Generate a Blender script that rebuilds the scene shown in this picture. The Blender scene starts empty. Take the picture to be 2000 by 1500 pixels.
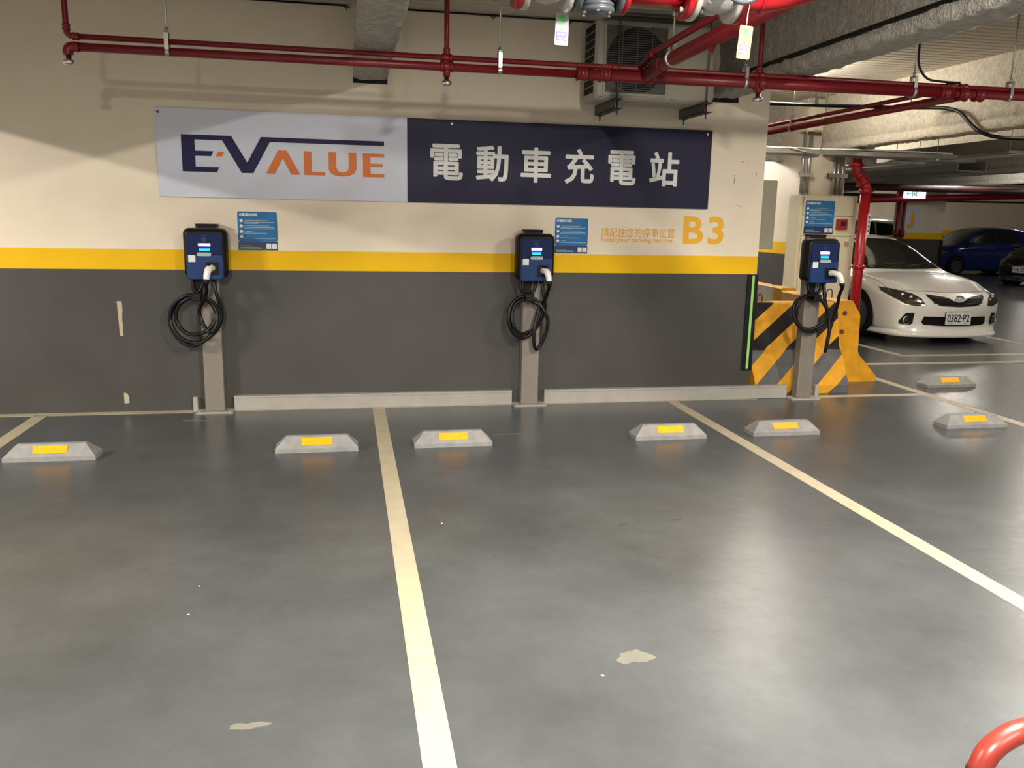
import bpy, bmesh, math, random
from mathutils import Vector, Matrix, noise
from mathutils.bvhtree import BVHTree
from mathutils.geometry import delaunay_2d_cdt
random.seed(4)
PI = math.pi
S = bpy.context.scene
COL = S.collection

# ------------------------------------------------------------------ camera
def make_camera():
    yaw, pitch, roll, f = 0.1960, 0.1971, 0.0207, 1640.5
    cy, sy = math.cos(yaw), math.sin(yaw)
    fw = Vector((sy*math.cos(pitch), cy*math.cos(pitch), -math.sin(pitch)))
    r = Vector((cy, -sy, 0)); u = r.cross(fw)
    r2 = r*math.cos(roll) + u*math.sin(roll)
    u2 = -r*math.sin(roll) + u*math.cos(roll)
    cd = bpy.data.cameras.new('camera'); c = bpy.data.objects.new('camera', cd); COL.objects.link(c)
    m = Matrix((r2, u2, -fw)).transposed().to_4x4()
    m.translation = Vector((-0.235, -6.748, 1.537))
    c.matrix_world = m
    cd.sensor_width = 36; cd.lens = f/2000*36; cd.clip_start = 0.05
    S.camera = c
make_camera()
S.view_settings.view_transform = 'Standard'; S.view_settings.look = 'None'
S.view_settings.gamma = 1; S.view_settings.use_curve_mapping = False
S.view_settings.exposure = 0.34
w = bpy.data.worlds.new('world'); S.world = w; w.use_nodes = True
w.node_tree.nodes['Background'].inputs[0].default_value = (1.0, 0.93, 0.84, 1)
w.node_tree.nodes['Background'].inputs[1].default_value = 0.42
LAMP_STRENGTH = 690.0
DOWN_WATTS = 165.0
# x, y, z, strength (each runs front to back; below 0: a fitting that throws its light down)
LAMPS = [(1.37, -5.2, 2.93, -2.1), (4.17, -4.3, 2.93, -1.0), (4.17, 1.45, 2.95, .34), (-5.95, -4.2, 2.93, -4.0),
         (6.97, -0.3, 2.93, .3), (6.97, -4.5, 2.93, .4), (1.37, -8.6, 2.93, 1.3), (-1.1, -8.0, 2.93, -2.9), (6.97, 6.6, 2.93, .3), (4.17, 6.2, 2.95, 1.8), (9.9, 3.0, 2.93, .35),
         (12.7, 9.0, 2.93, .3), (16.5, 9.5, 2.93, .22), (20.5, 14.0, 2.93, .14), (24.5, 20.0, 2.93, .12), (3.0, 8.0, 2.93, .3), (19.0, 21.0, 2.93, .5)]

# ------------------------------------------------------------------ materials
def N(nt, t, **kw):
    n = nt.nodes.new(t)
    for k, v in kw.items(): setattr(n, k, v)
    return n
def mat(name, col, rough=0.5, metal=0.0, var=0.0, vscale=8.0, bump=0.0, bscale=60.0, spec=0.5, emit=None, estr=0.0, coat=0.0, rvar=0.0, stretch=None, det=4):
    m = bpy.data.materials.new(name); m.use_nodes = True
    nt = m.node_tree; b = nt.nodes['Principled BSDF']
    b.inputs['Base Color'].default_value = (*col, 1); b.inputs['Roughness'].default_value = rough
    b.inputs['Metallic'].default_value = metal; b.inputs['Specular IOR Level'].default_value = spec
    if coat: b.inputs['Coat Weight'].default_value = coat; b.inputs['Coat Roughness'].default_value = 0.03
    if emit: b.inputs['Emission Color'].default_value = (*emit, 1); b.inputs['Emission Strength'].default_value = estr
    tc = None
    if var or bump or rvar:
        tc = N(nt, 'ShaderNodeNewGeometry').outputs['Position']
        if stretch:
            mp = N(nt, 'ShaderNodeMapping'); mp.inputs['Scale'].default_value = stretch
            nt.links.new(tc, mp.inputs[0]); tc = mp.outputs[0]
    if var or rvar:
        no = N(nt, 'ShaderNodeTexNoise'); no.inputs['Scale'].default_value = vscale; no.inputs['Detail'].default_value = det
        nt.links.new(tc, no.inputs['Vector'])
        if var:
            mx = N(nt, 'ShaderNodeMix', data_type='RGBA'); mr = N(nt, 'ShaderNodeMapRange')
            mr.inputs[1].default_value = 0.3; mr.inputs[2].default_value = 0.7
            nt.links.new(no.outputs['Fac'], mr.inputs[0]); nt.links.new(mr.outputs[0], mx.inputs['Factor'])
            mx.inputs['A'].default_value = (*[c*(1-var) for c in col], 1); mx.inputs['B'].default_value = (*[min(1, c*(1+var)) for c in col], 1)
            nt.links.new(mx.outputs['Result'], b.inputs['Base Color'])
        if rvar:
            mr = N(nt, 'ShaderNodeMapRange'); mr.inputs[1].default_value = 0.3; mr.inputs[2].default_value = 0.7
            mr.inputs[3].default_value = max(0, rough-rvar); mr.inputs[4].default_value = rough+rvar
            nt.links.new(no.outputs['Fac'], mr.inputs[0]); nt.links.new(mr.outputs[0], b.inputs['Roughness'])
    if bump:
        nb = N(nt, 'ShaderNodeTexNoise'); nb.inputs['Scale'].default_value = bscale; nb.inputs['Detail'].default_value = 5
        nt.links.new(tc, nb.inputs['Vector'])
        bp = N(nt, 'ShaderNodeBump'); bp.inputs['Strength'].default_value = bump; bp.inputs['Distance'].default_value = 0.02
        nt.links.new(nb.outputs['Fac'], bp.inputs['Height']); nt.links.new(bp.outputs[0], b.inputs['Normal'])
    return m
M = {}
M['cream'] = mat('cream_wall_paint', (.74, .645, .505), .55, var=.04, vscale=2.5, bump=.04, bscale=25)
M['yellow'] = mat('yellow_band_paint', (.76, .44, .003), .55, spec=.2, var=.04, vscale=3)
M['grey'] = mat('grey_wall_paint', (.042, .0395, .035), .45, var=.10, vscale=2.0, bump=.03, bscale=20)
M['floor'] = mat('grey_floor_paint', (.128, .142, .156), .27)
def floor_nodes(m):
    nt = m.node_tree; b = nt.nodes['Principled BSDF']; g = N(nt, 'ShaderNodeNewGeometry')
    n1 = N(nt, 'ShaderNodeTexNoise'); n1.inputs['Scale'].default_value = 1.1; n1.inputs['Detail'].default_value = 12; n1.inputs['Roughness'].default_value = .68
    cr_ = N(nt, 'ShaderNodeValToRGB'); e = cr_.color_ramp.elements
    e[0].position = .25; e[0].color = (.037, .0395, .040, 1); e[1].position = .75; e[1].color = (.080, .085, .087, 1)
    n2 = N(nt, 'ShaderNodeTexNoise'); n2.inputs['Scale'].default_value = 240; n2.inputs['Detail'].default_value = 2
    n3 = N(nt, 'ShaderNodeTexNoise'); n3.inputs['Scale'].default_value = 2.3; n3.inputs['Detail'].default_value = 6
    mr = N(nt, 'ShaderNodeMapRange'); mr.inputs[3].default_value = .225; mr.inputs[4].default_value = .264
    bp = N(nt, 'ShaderNodeBump'); bp.inputs['Strength'].default_value = .14; bp.inputs['Distance'].default_value = .004
    for n in (n1, n2, n3): nt.links.new(g.outputs['Position'], n.inputs['Vector'])
    nt.links.new(n1.outputs['Fac'], cr_.inputs[0]); nt.links.new(cr_.outputs[0], b.inputs['Base Color'])
    nt.links.new(n3.outputs['Fac'], mr.inputs[0]); nt.links.new(mr.outputs[0], b.inputs['Roughness'])
    nt.links.new(n2.outputs['Fac'], bp.inputs['Height']); nt.links.new(bp.outputs[0], b.inputs['Normal'])
floor_nodes(M['floor'])
M['stain'] = mat('dark_floor_stain', (.045, .047, .047), .4, var=.2, vscale=20)
M['worn'] = mat('worn_floor_patch', (.125, .122, .10), .38, var=.12, vscale=14)
M['speck'] = mat('white_speck', (.7, .7, .68), .5)
M['line'] = mat('cream_line_paint', (.36, .31, .215), .5, var=.08, vscale=9)
M['deck'] = mat('ceiling_deck', (.55, .50, .40), .5, metal=.0, var=.05, vscale=3)
M['fire'] = mat('sprayed_fireproofing', (.44, .415, .37), .95, var=.22, vscale=26, bump=.9, bscale=75)
M['firec'] = mat('cream_sprayed_fireproofing', (.50, .445, .34), .95, var=.16, vscale=22, bump=.9, bscale=60)
M['red'] = mat('red_pipe_paint', (.175, .006, .011), .38, var=.10, vscale=20)
M['redb'] = mat('bright_red_paint', (.33, .006, .012), .3, var=.06, vscale=12)
M['black'] = mat('black_plastic', (.0045, .0045, .005), .42, spec=.25)
M['rubber'] = mat('black_rubber', (.004, .004, .0045), .40, spec=.3)
M['tyre'] = mat('tyre_rubber', (.006, .006, .006), .7, spec=.2)
M['dark'] = mat('dark_void', (.006, .006, .006), .8)
M['steel'] = mat('galvanised_steel', (.52, .50, .46), .38, metal=.8, var=.1, vscale=30)
M['dsteel'] = mat('dark_steel', (.10, .10, .09), .5, metal=.4)
M['chrome'] = mat('chrome', (.8, .8, .8), .12, metal=1)
M['silver'] = mat('silver_paint', (.62, .60, .58), .32, metal=.55, var=.08, vscale=14)
M['castgrey'] = mat('grey_cast_iron', (.085, .095, .11), .38, metal=.2)
M['post'] = mat('taupe_powder_coat', (.20, .175, .15), .42, metal=.25, var=.05, vscale=12, stretch=(1, 1, .1))
M['trunk'] = mat('pale_grey_trunking', (.29, .275, .245), .5, var=.07, vscale=10)
M['blue'] = mat('blue_cover', (.008, .034, .13), .4, spec=.3)
M['bluegloss'] = mat('blue_gloss_panel', (.003, .013, .075), .16, spec=.4)
M['violet'] = mat('violet_screen', (.3, .2, .5), .3, emit=(.50, .30, 1.0), estr=4.5)
M['cyan'] = mat('green_indicator', (.0, .3, .2), .3, emit=(.0, .75, .36), estr=1.6)
M['bluestrip'] = mat('blue_indicator', (.0, .05, .4), .3, emit=(.02, .16, 1.0), estr=1.5)
M['pill'] = mat('grey_card_reader', (.38, .42, .44), .3)
M['white'] = mat('white_plastic', (.78, .77, .74), .35)
M['paper'] = mat('white_label', (.72, .71, .70), .6)
M['signw'] = mat('sign_white', (.60, .62, .72), .45, spec=.3)
M['signb'] = mat('sign_navy', (.0135, .0125, .040), .5, spec=.2)
M['logob'] = mat('logo_navy', (.014, .0125, .062), .5, spec=.2)
M['orange'] = mat('logo_orange', (.66, .17, .035), .5, spec=.3)
M['signt'] = mat('sign_letter_white', (.66, .66, .64), .5)
M['wtext'] = mat('wall_letter_orange', (.72, .36, .035), .55)
M['bnum'] = mat('wall_number_yellow', (.80, .40, .010), .55)
M['stk'] = mat('notice_blue', (.022, .15, .36), .5, spec=.25, var=.12, vscale=9)
M['stkd'] = mat('notice_navy', (.010, .022, .10), .4)
M['stkl'] = mat('notice_text_pale', (.36, .52, .66), .5)
M['stky'] = mat('notice_text_tan', (.30, .36, .30), .5)
M['reflec'] = mat('amber_reflector', (.78, .33, .004), .35, var=.10, vscale=60, emit=None)
M['stop'] = mat('grey_wheel_stop', (.20, .197, .19), .6, var=.16, vscale=14, bump=.1, bscale=60)
M['byel'] = mat('barrier_yellow', (.58, .27, .012), .6, spec=.25, var=.16, vscale=11, det=8)
M['bblk'] = mat('barrier_black', (.010, .009, .008), .6, spec=.2, var=.3, vscale=9)
M['bgry'] = mat('barrier_grey', (.085, .085, .085), .6, spec=.25, var=.2, vscale=9)
M['bcon'] = mat('barrier_concrete', (.55, .50, .42), .8, var=.14, vscale=11, bump=.15, bscale=50)
M['bpale'] = mat('barrier_worn_yellow', (.66, .37, .12), .65, var=.18, vscale=11)
M['rust'] = mat('rusty_bar', (.09, .05, .03), .7, metal=.3)
M['lime'] = mat('lime_reflective_strip', (.25, .52, .14), .4)
M['ac'] = mat('aircon_casing', (.44, .415, .345), .5, var=.04, vscale=5)
M['acgrill'] = mat('aircon_grille', (.10, .095, .08), .5)
M['acback'] = mat('aircon_coil', (.16, .15, .125), .6)
M['maroon'] = mat('dark_maroon_pipe', (.045, .006, .008), .55)
M['cab'] = mat('cabinet_cream', (.66, .60, .42), .42, var=.03)
M['tan'] = mat('tan_panel', (.29, .255, .185), .5)
M['tray'] = mat('cable_tray_grey', (.20, .19, .16), .5, metal=.3)
M['tagw'] = mat('tag_white', (.42, .42, .42), .6, spec=.2)
M['tagy'] = mat('tag_yellow', (.36, .275, .115), .6, spec=.2)
M['green'] = mat('tag_green', (.03, .55, .10), .5)
M['indigo'] = mat('tag_indigo', (.06, .05, .42), .5)
M['exitw'] = mat('exit_lit_white', (.9, .9, .9), .4, emit=(1, .97, .95), estr=1.1)
M['exitg'] = mat('exit_green', (.0, .45, .30), .4, emit=(.0, .45, .30), estr=.5)
M['carw'] = mat('white_car_paint', (.74, .70, .64), .22, coat=1.0)
M['carb'] = mat('blue_car_paint', (.003, .016, .11), .2, metal=.0, coat=1.0)
M['cark'] = mat('black_car_paint', (.010, .009, .013), .15, coat=1.0)
M['glass'] = mat('dark_car_glass', (.010, .011, .009), .04, spec=.8)
M['glassl'] = mat('car_glass_pale', (.06, .065, .06), .06, spec=.8)
M['lampd'] = mat('smoked_headlight', (.035, .028, .022), .08, spec=.8)
M['rim'] = mat('dark_alloy', (.12, .12, .115), .35, metal=.7)
M['plate'] = mat('plate_white', (.62, .66, .62), .4)
for k_ in sorted({l[3] for l in LAMPS if l[3] > 0}): M['tube%.2f' % k_] = mat('lit_tube_%.2f' % k_, (.9, .9, .85), .5, emit=(1.0, .94, .84), estr=LAMP_STRENGTH*k_)
M['house'] = mat('lamp_housing', (.6, .58, .5), .5)
M['hoop'] = mat('hoop_red', (.20, .022, .014), .32)

# ------------------------------------------------------------------ helpers
class MB:
    def __init__(s): s.v = []; s.f = []; s.m = []; s.sm = []; s.mi = 0; s.smooth = False
    def add(s, vs, fs, smooth=None):
        o = len(s.v); s.v += [tuple(v) for v in vs]
        for f in fs:
            s.f.append([i+o for i in f]); s.m.append(s.mi); s.sm.append(s.smooth if smooth is None else smooth)
        return s
    def mat(s, i): s.mi = i; return s
    def box(s, x0, x1, y0, y1, z0, z1):
        v = [(x, y, z) for z in (z0, z1) for y in (y0, y1) for x in (x0, x1)]
        return s.add(v, [(0, 2, 3, 1), (4, 5, 7, 6), (0, 1, 5, 4), (2, 6, 7, 3), (0, 4, 6, 2), (1, 3, 7, 5)], False)
    def bbox(s, x0, x1, y0, y1, z0, z1, b=.005, seg=2):
        bm = bmesh.new(); bmesh.ops.create_cube(bm, size=1)
        for v in bm.verts: v.co = Vector(((x0+x1)/2+v.co.x*(x1-x0), (y0+y1)/2+v.co.y*(y1-y0), (z0+z1)/2+v.co.z*(z1-z0)))
        bmesh.ops.bevel(bm, geom=bm.edges[:], offset=b, segments=seg, affect='EDGES', profile=.5)
        return s.bm(bm)
    def bm(s, bm, smooth=False):
        bm.verts.index_update()
        s.add([v.co for v in bm.verts], [[v.index for v in f.verts] for f in bm.faces], smooth); bm.free(); return s
    def tube(s, path, r, seg=10, caps=True, smooth=True):
        P = [Vector(p) for p in path]; n = len(P)
        rs = r if isinstance(r, (list, tuple)) else [r]*n
        T = []
        for i in range(n):
            a = P[max(i-1, 0)]; b = P[min(i+1, n-1)]
            T.append((b-a).normalized() if (b-a).length > 1e-9 else Vector((0, 0, 1)))
        ref = Vector((0, 0, 1)) if abs(T[0].z) < .9 else Vector((1, 0, 0))
        nrm = (ref - T[0]*ref.dot(T[0])).normalized(); vs = []
        for i in range(n):
            nrm = nrm - T[i]*nrm.dot(T[i])
            nrm = nrm.normalized() if nrm.length > 1e-6 else T[i].orthogonal().normalized()
            bn = T[i].cross(nrm)
            for k in range(seg):
                a = 2*PI*k/seg; vs.append(P[i] + (nrm*math.cos(a) + bn*math.sin(a))*rs[i])
        fs = [(i*seg+k, i*seg+(k+1) % seg, (i+1)*seg+(k+1) % seg, (i+1)*seg+k) for i in range(n-1) for k in range(seg)]
        s.add(vs, fs, smooth)
        if caps:
            s.add(vs[:seg], [list(range(seg))[::-1]], False); s.add(vs[-seg:], [list(range(seg))], False)
        return s
    def bar(s, a, b, r, seg=10): return s.tube([a, b], r, seg)
    def lathe(s, prof, origin, axis, seg=24, smooth=True):
        ax = Vector(axis).normalized(); o = Vector(origin); p = ax.orthogonal().normalized(); q = ax.cross(p); vs = []; n = len(prof)
        for (r, h) in prof:
            for k in range(seg):
                a = 2*PI*k/seg; vs.append(o + ax*h + (p*math.cos(a)+q*math.sin(a))*r)
        fs = [(i*seg+k, i*seg+(k+1) % seg, (i+1)*seg+(k+1) % seg, (i+1)*seg+k) for i in range(n-1) for k in range(seg)]
        s.add(vs, fs, smooth)
        s.add(vs[:seg], [list(range(seg))[::-1]], False); s.add(vs[-seg:], [list(range(seg))], False)
        return s
    def prism(s, poly, plane, d0, d1):
        def P(u, v, d):
            return {'xz': (u, d, v), 'yz': (d, u, v), 'xy': (u, v, d)}[plane]
        n = len(poly)
        vs = [P(u, v, d0) for u, v in poly] + [P(u, v, d1) for u, v in poly]
        return s.add(vs, [list(range(n))[::-1], [n+i for i in range(n)]] + [(i, (i+1) % n, n+(i+1) % n, n+i) for i in range(n)], False)
    def sphere(s, c, r, sc=(1, 1, 1), seg=16, ring=10):
        bm = bmesh.new(); bmesh.ops.create_uvsphere(bm, u_segments=seg, v_segments=ring, radius=r)
        for v in bm.verts: v.co = Vector((c[0]+v.co.x*sc[0], c[1]+v.co.y*sc[1], c[2]+v.co.z*sc[2]))
        return s.bm(bm, True)
    def grid(s, rows, smooth=True, closed=False):
        n = len(rows[0]); vs = [p for r in rows for p in r]
        k = n if closed else n-1
        return s.add(vs, [(i*n+j, i*n+(j+1) % n, (i+1)*n+(j+1) % n, (i+1)*n+j) for i in range(len(rows)-1) for j in range(k)], smooth)
    def build(s, name, mats, parent=None, world=True):
        if isinstance(mats, str): mats = [mats]
        me = bpy.data.meshes.new(name)
        off = Vector((0, 0, 0))
        if parent is not None and world: off = wloc(parent)
        elif parent is None:
            xs = [v[0] for v in s.v]; ys = [v[1] for v in s.v]; zs = [v[2] for v in s.v]
            off = Vector(((min(xs)+max(xs))/2, (min(ys)+max(ys))/2, min(zs)))
        me.from_pydata([(v[0]-off.x, v[1]-off.y, v[2]-off.z) for v in s.v], [], s.f)
        for m in mats: me.materials.append(M[m])
        me.polygons.foreach_set('material_index', s.m); me.polygons.foreach_set('use_smooth', s.sm)
        bm = bmesh.new(); bm.from_mesh(me); bmesh.ops.remove_doubles(bm, verts=bm.verts, dist=1e-6)
        bmesh.ops.recalc_face_normals(bm, faces=bm.faces); bm.to_mesh(me); bm.free()
        o = bpy.data.objects.new(name, me); COL.objects.link(o)
        if parent is not None: o.parent = parent
        else: o.location = off
        return o
def wloc(o):
    l = Vector(o.location)
    while o.parent is not None: o = o.parent; l = l + Vector(o.location)
    return l
def tag(o, label=None, cat=None, group=None, kind=None):
    if label: o['label'] = label
    if cat: o['category'] = cat
    if group: o['group'] = group
    if kind: o['kind'] = kind
    return o
def empty(name, loc, label, cat, group=None):
    o = bpy.data.objects.new(name, None); COL.objects.link(o); o.location = loc; o.empty_display_size = .1
    return tag(o, label, cat, group)
def struct(o, label): return tag(o, label, 'building', None, 'structure')
def dup(root, loc, label, group=None):
    c = root.copy(); COL.objects.link(c); c.location = loc; c['label'] = label
    if group: c['group'] = group
    for ch in list(root.children):
        d = ch.copy(); COL.objects.link(d); d.parent = c
        for g in list(ch.children):
            e = g.copy(); COL.objects.link(e); e.parent = d
    return c
def cr(pts, n=6):
    P = [Vector(p) for p in pts]; out = []
    for i in range(len(P)-1):
        p0 = P[max(i-1, 0)]; p1 = P[i]; p2 = P[i+1]; p3 = P[min(i+2, len(P)-1)]
        for k in range(n):
            t = k/n
            out.append(.5*((2*p1)+(p2-p0)*t+(2*p0-5*p1+4*p2-p3)*t*t+(3*p1-p0-3*p2+p3)*t**3))
    out.append(P[-1]); return out
def rrect(x0, x1, z0, z1, r, n=5):
    out = []
    for cx, cz, a0 in ((x1-r, z0+r, -PI/2), (x1-r, z1-r, 0), (x0+r, z1-r, PI/2), (x0+r, z0+r, PI)):
        for k in range(n+1):
            a = a0+PI/2*k/n; out.append((cx+r*math.cos(a), cz+r*math.sin(a)))
    return out
def circ(cx, cz, r, n=20): return [(cx+r*math.cos(2*PI*k/n), cz+r*math.sin(2*PI*k/n)) for k in range(n)]
def text_geo(body):
    cu = bpy.data.curves.new('lettering', 'FONT'); cu.body = body; cu.size = 1; cu.resolution_u = 3
    o = bpy.data.objects.new('lettering', cu); COL.objects.link(o)
    dg = bpy.context.evaluated_depsgraph_get(); dg.update()
    me = bpy.data.meshes.new_from_object(o.evaluated_get(dg))
    vs = [v.co.copy() for v in me.vertices]; fs = [list(p.vertices) for p in me.polygons]
    bpy.data.objects.remove(o); bpy.data.curves.remove(cu); bpy.data.meshes.remove(me)
    return vs, fs
def text(mb, body, x0, x1, z0, z1, y, bold=0.0, th=.0006):
    vs, fs = text_geo(body)
    if not vs: return mb
    ax, bx = min(v.x for v in vs), max(v.x for v in vs); ay, by = min(v.y for v in vs), max(v.y for v in vs)
    k = bold*(z1-z0)/max(by-ay, 1e-6)*max(by-ay, .6)
    fx = (x1-x0-2*k)/max(bx-ax, 1e-6); fz = (z1-z0-2*k)/max(by-ay, 1e-6)
    n = 8 if bold else 1
    for i in range(n):   # heavier strokes: the same outline laid down around a small circle
        dx = k*math.cos(2*PI*i/n); dz = k*math.sin(2*PI*i/n)
        mb.add([(x0+k+dx+(v.x-ax)*fx, y-th-i*4e-6, z0+k+dz+(v.y-ay)*fz) for v in vs], fs, False)
    return mb

# ================================================================== STRUCTURE
# floor
mb = MB()
mb.box(-11, 36, -13, 30, -.2, 0)
floor = struct(mb.build('floor', 'floor'), 'grey painted garage floor with cream bay lines')
def line(name, x0, x1, y0, y1, poly=None):
    mb = MB()
    if poly: mb.prism(poly, 'xy', .0, .0018)
    else: mb.box(x0, x1, y0, y1, .0, .0018)
    return mb.build(name, 'line', floor)
for x in (-2.5, 0.0, 2.5): line('painted_line', x-.048, x+.048, -7.2, -.075)
line('painted_line', 4.952, 5.048, -7.2, .9)
line('painted_line', -10, -1.42, -.085, 0)
line('painted_line', -1.42, 3.30, -.062, 0)
line('painted_line', 3.86, 4.95, -.065, .015)
line('painted_line', 5.0, 14, 1.50, 1.60)
line('painted_line', 6.2, 14, 2.02, 2.12)
line('painted_line', 6.2, 6.3, 2.12, 8)
line('painted_line', 8.6, 8.7, 2.12, 8)
def blot(name, m, x, y, rx, ry, seed):
    rnd = random.Random(seed); ph = [rnd.random()*6 for _ in range(4)]; P = []
    for k in range(28):
        a = 2*PI*k/28; q = 1+.22*math.sin(2*a+ph[0])+.14*math.sin(3*a+ph[1])+.10*math.sin(5*a+ph[2])+.07*math.sin(9*a+ph[3]); P.append((x+rx*q*math.cos(a), y+ry*q*math.sin(a)))
    mb = MB(); mb.prism(P, 'xy', 0, .0005); return mb.build(name, m, floor)
blot('stain', 'stain', 1.428, -2.836, .035, .018, 1); blot('stain', 'stain', 1.134, -2.855, .028, .014, 2); blot('stain', 'stain', -2.55, -2.0, .05, .03, 7)
blot('worn_patch', 'worn', .753, -4.132, .055, .050, 3); blot('worn_patch', 'worn', -.553, -4.34, .05, .02, 4); blot('worn_patch', 'worn', .9, -1.0, .10, .012, 8); blot('worn_patch', 'worn', -1.35, -.35, .10, .03, 9)
for x, y, r in ((.602, -4.232, .005), (-.859, -3.555, .004), (.218, -2.713, .004), (-.86, -3.3, .004)): blot('speck', 'speck', x, y, r, r, int(r*1e4))
# main wall with grey dado, yellow band
mb = MB(); xs = [-11, 3.235]; zs = [0, 1.09, 1.241, 3.05]
for i, m in enumerate((2, 1, 0)):
    mb.mat(m).add([(xs[0], 0, zs[i]), (xs[1], 0, zs[i]), (xs[1], 0, zs[i+1]), (xs[0], 0, zs[i+1]),
                   (xs[0], .2, zs[i]), (xs[1], .2, zs[i]), (xs[1], .2, zs[i+1]), (xs[0], .2, zs[i+1])],
                  [(0, 1, 2, 3), (1, 5, 6, 2), (5, 4, 7, 6), (4, 0, 3, 7)], False)
mb.mat(2).add([(xs[0], 0, 0), (xs[1], 0, 0), (xs[1], .2, 0), (xs[0], .2, 0)], [(0, 3, 2, 1)], False)
mb.mat(0).add([(xs[0], 0, 3.05), (xs[1], 0, 3.05), (xs[1], .2, 3.05), (xs[0], .2, 3.05)], [(0, 1, 2, 3)], False)
wall = struct(mb.build('wall_back', ['cream', 'yellow', 'grey']), 'cream wall with yellow band above a grey lower half')
# painted words on the wall
mb = MB(); text(mb, '請記住您的停車位置', 1.825, 2.466, 1.384, 1.462, 0, .012); mb.build('painted_words', 'wtext', wall)
mb = MB(); text(mb, 'Note your parking number', 1.825, 2.461, 1.335, 1.384, 0, .022); mb.build('painted_words', 'wtext', wall)
mb = MB(); text(mb, 'B', 2.540, 2.722, 1.337, 1.568, 0, .036); text(mb, '3', 2.760, 2.906, 1.335, 1.570, 0, .036); mb.build('painted_number', 'bnum', wall)
# bare patches where the grey paint has come off
mb = MB(); L = []
for k in range(9): L.append((-1.902+.008*random.random(), .59+.26*k/8))
mb.prism([(-1.931, .852)]+[(-1.925, .59)]+L, 'xz', -.0008, 0); tag(mb.build('paint_chip', 'line', wall), 'tall bare strip in the grey paint')
mb = MB(); mb.prism([(-1.927, .065), (-1.892, .068), (-1.892, .12), (-1.905, .145), (-1.927, .15)], 'xz', -.0008, 0); mb.build('paint_chip', 'line', wall)
mb = MB()
for (x, z, a, b) in ((3.02, 2.02, .02, .004), (3.07, 2.01, .015, .003), (3.13, 2.0, .004, .02), (3.0, 1.66, .03, .003), (3.03, 1.652, .02, .003), (2.965, 1.90, .006, .015), (2.965, 1.84, .005, .05), (3.16, 1.9, .003, .04)):
    mb.box(x, x+a, -.0008, 0, z, z+b)
mb.build('scuff_mark', 'dsteel', wall)
# black plates painted in for the shade in the gaps under the beams
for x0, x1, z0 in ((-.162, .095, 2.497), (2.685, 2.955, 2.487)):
    mb = MB(); mb.box(x0, x1, -.003, 0, z0, z0+.05); mb.build('beam_gap_shade', 'dark', wall)
# ribbed deck ceiling
mb = MB(); prof = []; y = -13.0
while y < 30:
    prof += [(y, 3.05), (y+.075, 3.05), (y+.082, 3.075), (y+.103, 3.075)]
    y += .11
rows = [[(x, a, b) for a, b in prof] for x in (-11, 36)]
mb.grid(rows, False); mb.box(-11, 36, -13, 30, 3.12, 3.3)
struct(mb.build('ceiling', 'deck'), 'ribbed metal deck ceiling')
# sprayed steel beams
def beam(xc, y0, y1, zb, m, label, fl=.12, web=.055, step=.035, amp=.012, along='y', zt=3.055):
    h = .085
    pr = [(-web, zt)] + [(-web, zb+h+.02+(zt-zb-h-.02)*k/6) for k in range(5, -1, -1)]
    pr += [(-fl*.75, zb+h+.01), (-fl, zb+h), (-fl, zb+h*.5), (-fl, zb+.008), (-fl*.6, zb), (-fl*.2, zb)]
    pr = pr + [(-a, b) for a, b in pr[::-1]]
    n = max(2, int((y1-y0)/step)); rows = []
    for i in range(n+1):
        y = y0+(y1-y0)*i/n; row = []
        for a, b in pr:
            d = noise.noise_vector((a*14+xc, y*14, b*14))*amp + noise.noise_vector((a*50, y*50, b*50+xc))*amp*.8
            k = 0 if b > zt-.01 else 1
            row.append((xc+a+d.x*k, y, b+d.z*k) if along == 'y' else (y, xc+a+d.x*k, b+d.z*k))
        rows.append(row)
    mb = MB(); mb.grid(rows, True)
    mb.add(rows[0], [list(range(len(pr)))]); mb.add(rows[-1], [list(range(len(pr)))])
    return struct(mb.build('ceiling_beam', m), label)
beam(-.035, -7.0, .19, 2.525, 'fire', 'rough grey sprayed beam above the long sign')
beam(2.82, -7.0, .19, 2.52, 'fire', 'rough grey sprayed beam right of the air conditioner')
beam(-4.3, -7.0, .19, 2.52, 'fire', 'rough sprayed beam beyond the left edge', step=.2)
beam(5.66, -5.0, 3.09, 2.40, 'firec', 'rough cream sprayed beam at upper right', fl=.11, web=.10, amp=.012)
beam(8.4, -4.0, 24, 2.45, 'firec', 'rough sprayed beam beyond the white sedan', step=.15)
beam(11.2, 2.0, 24, 2.45, 'fire', 'rough sprayed beam behind the white sedan', step=.2)
beam(14.2, 4.0, 24, 2.45, 'fire', 'rough sprayed beam near the far pillar', step=.25)
beam(3.9, 3.32, 6.8, 2.32, 'fire', 'rough sprayed beam across behind the panel pillar', along='x', step=.1)
# pillar behind the barriers
def banded(name, x0, x1, y0, y1, z0, z1, zs, ms, label, structural=True):
    mb = MB(); zz = [z0]+list(zs)+[z1]
    for i, m in enumerate(ms): mb.mat(m).box(x0, x1, y0, y1, zz[i], zz[i+1])
    return struct(mb.build(name, ['cream', 'yellow', 'grey']), label)
pil = banded('pillar', 5.44, 6.05, 3.3, 4.6, 0, 3.05, (1.12, 1.275), (2, 1, 0), 'cream pillar with yellow band behind the cabinet')
pj = banded('pillar', 14.6, 15.85, 14.0, 14.4, 0, 3.05, (1.15, 1.31), (2, 1, 0), 'cream pillar marked with letter J')
mb = MB(); mb.box(14.62, 15.08, 13.995, 14.0, 1.33, 1.98); mb.build('painted_panel', 'signw', pj)
mb = MB(); text(mb, 'J', 14.72, 14.93, 1.44, 1.86, 13.994, .05, .002); mb.build('painted_number', 'bnum', pj)
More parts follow.
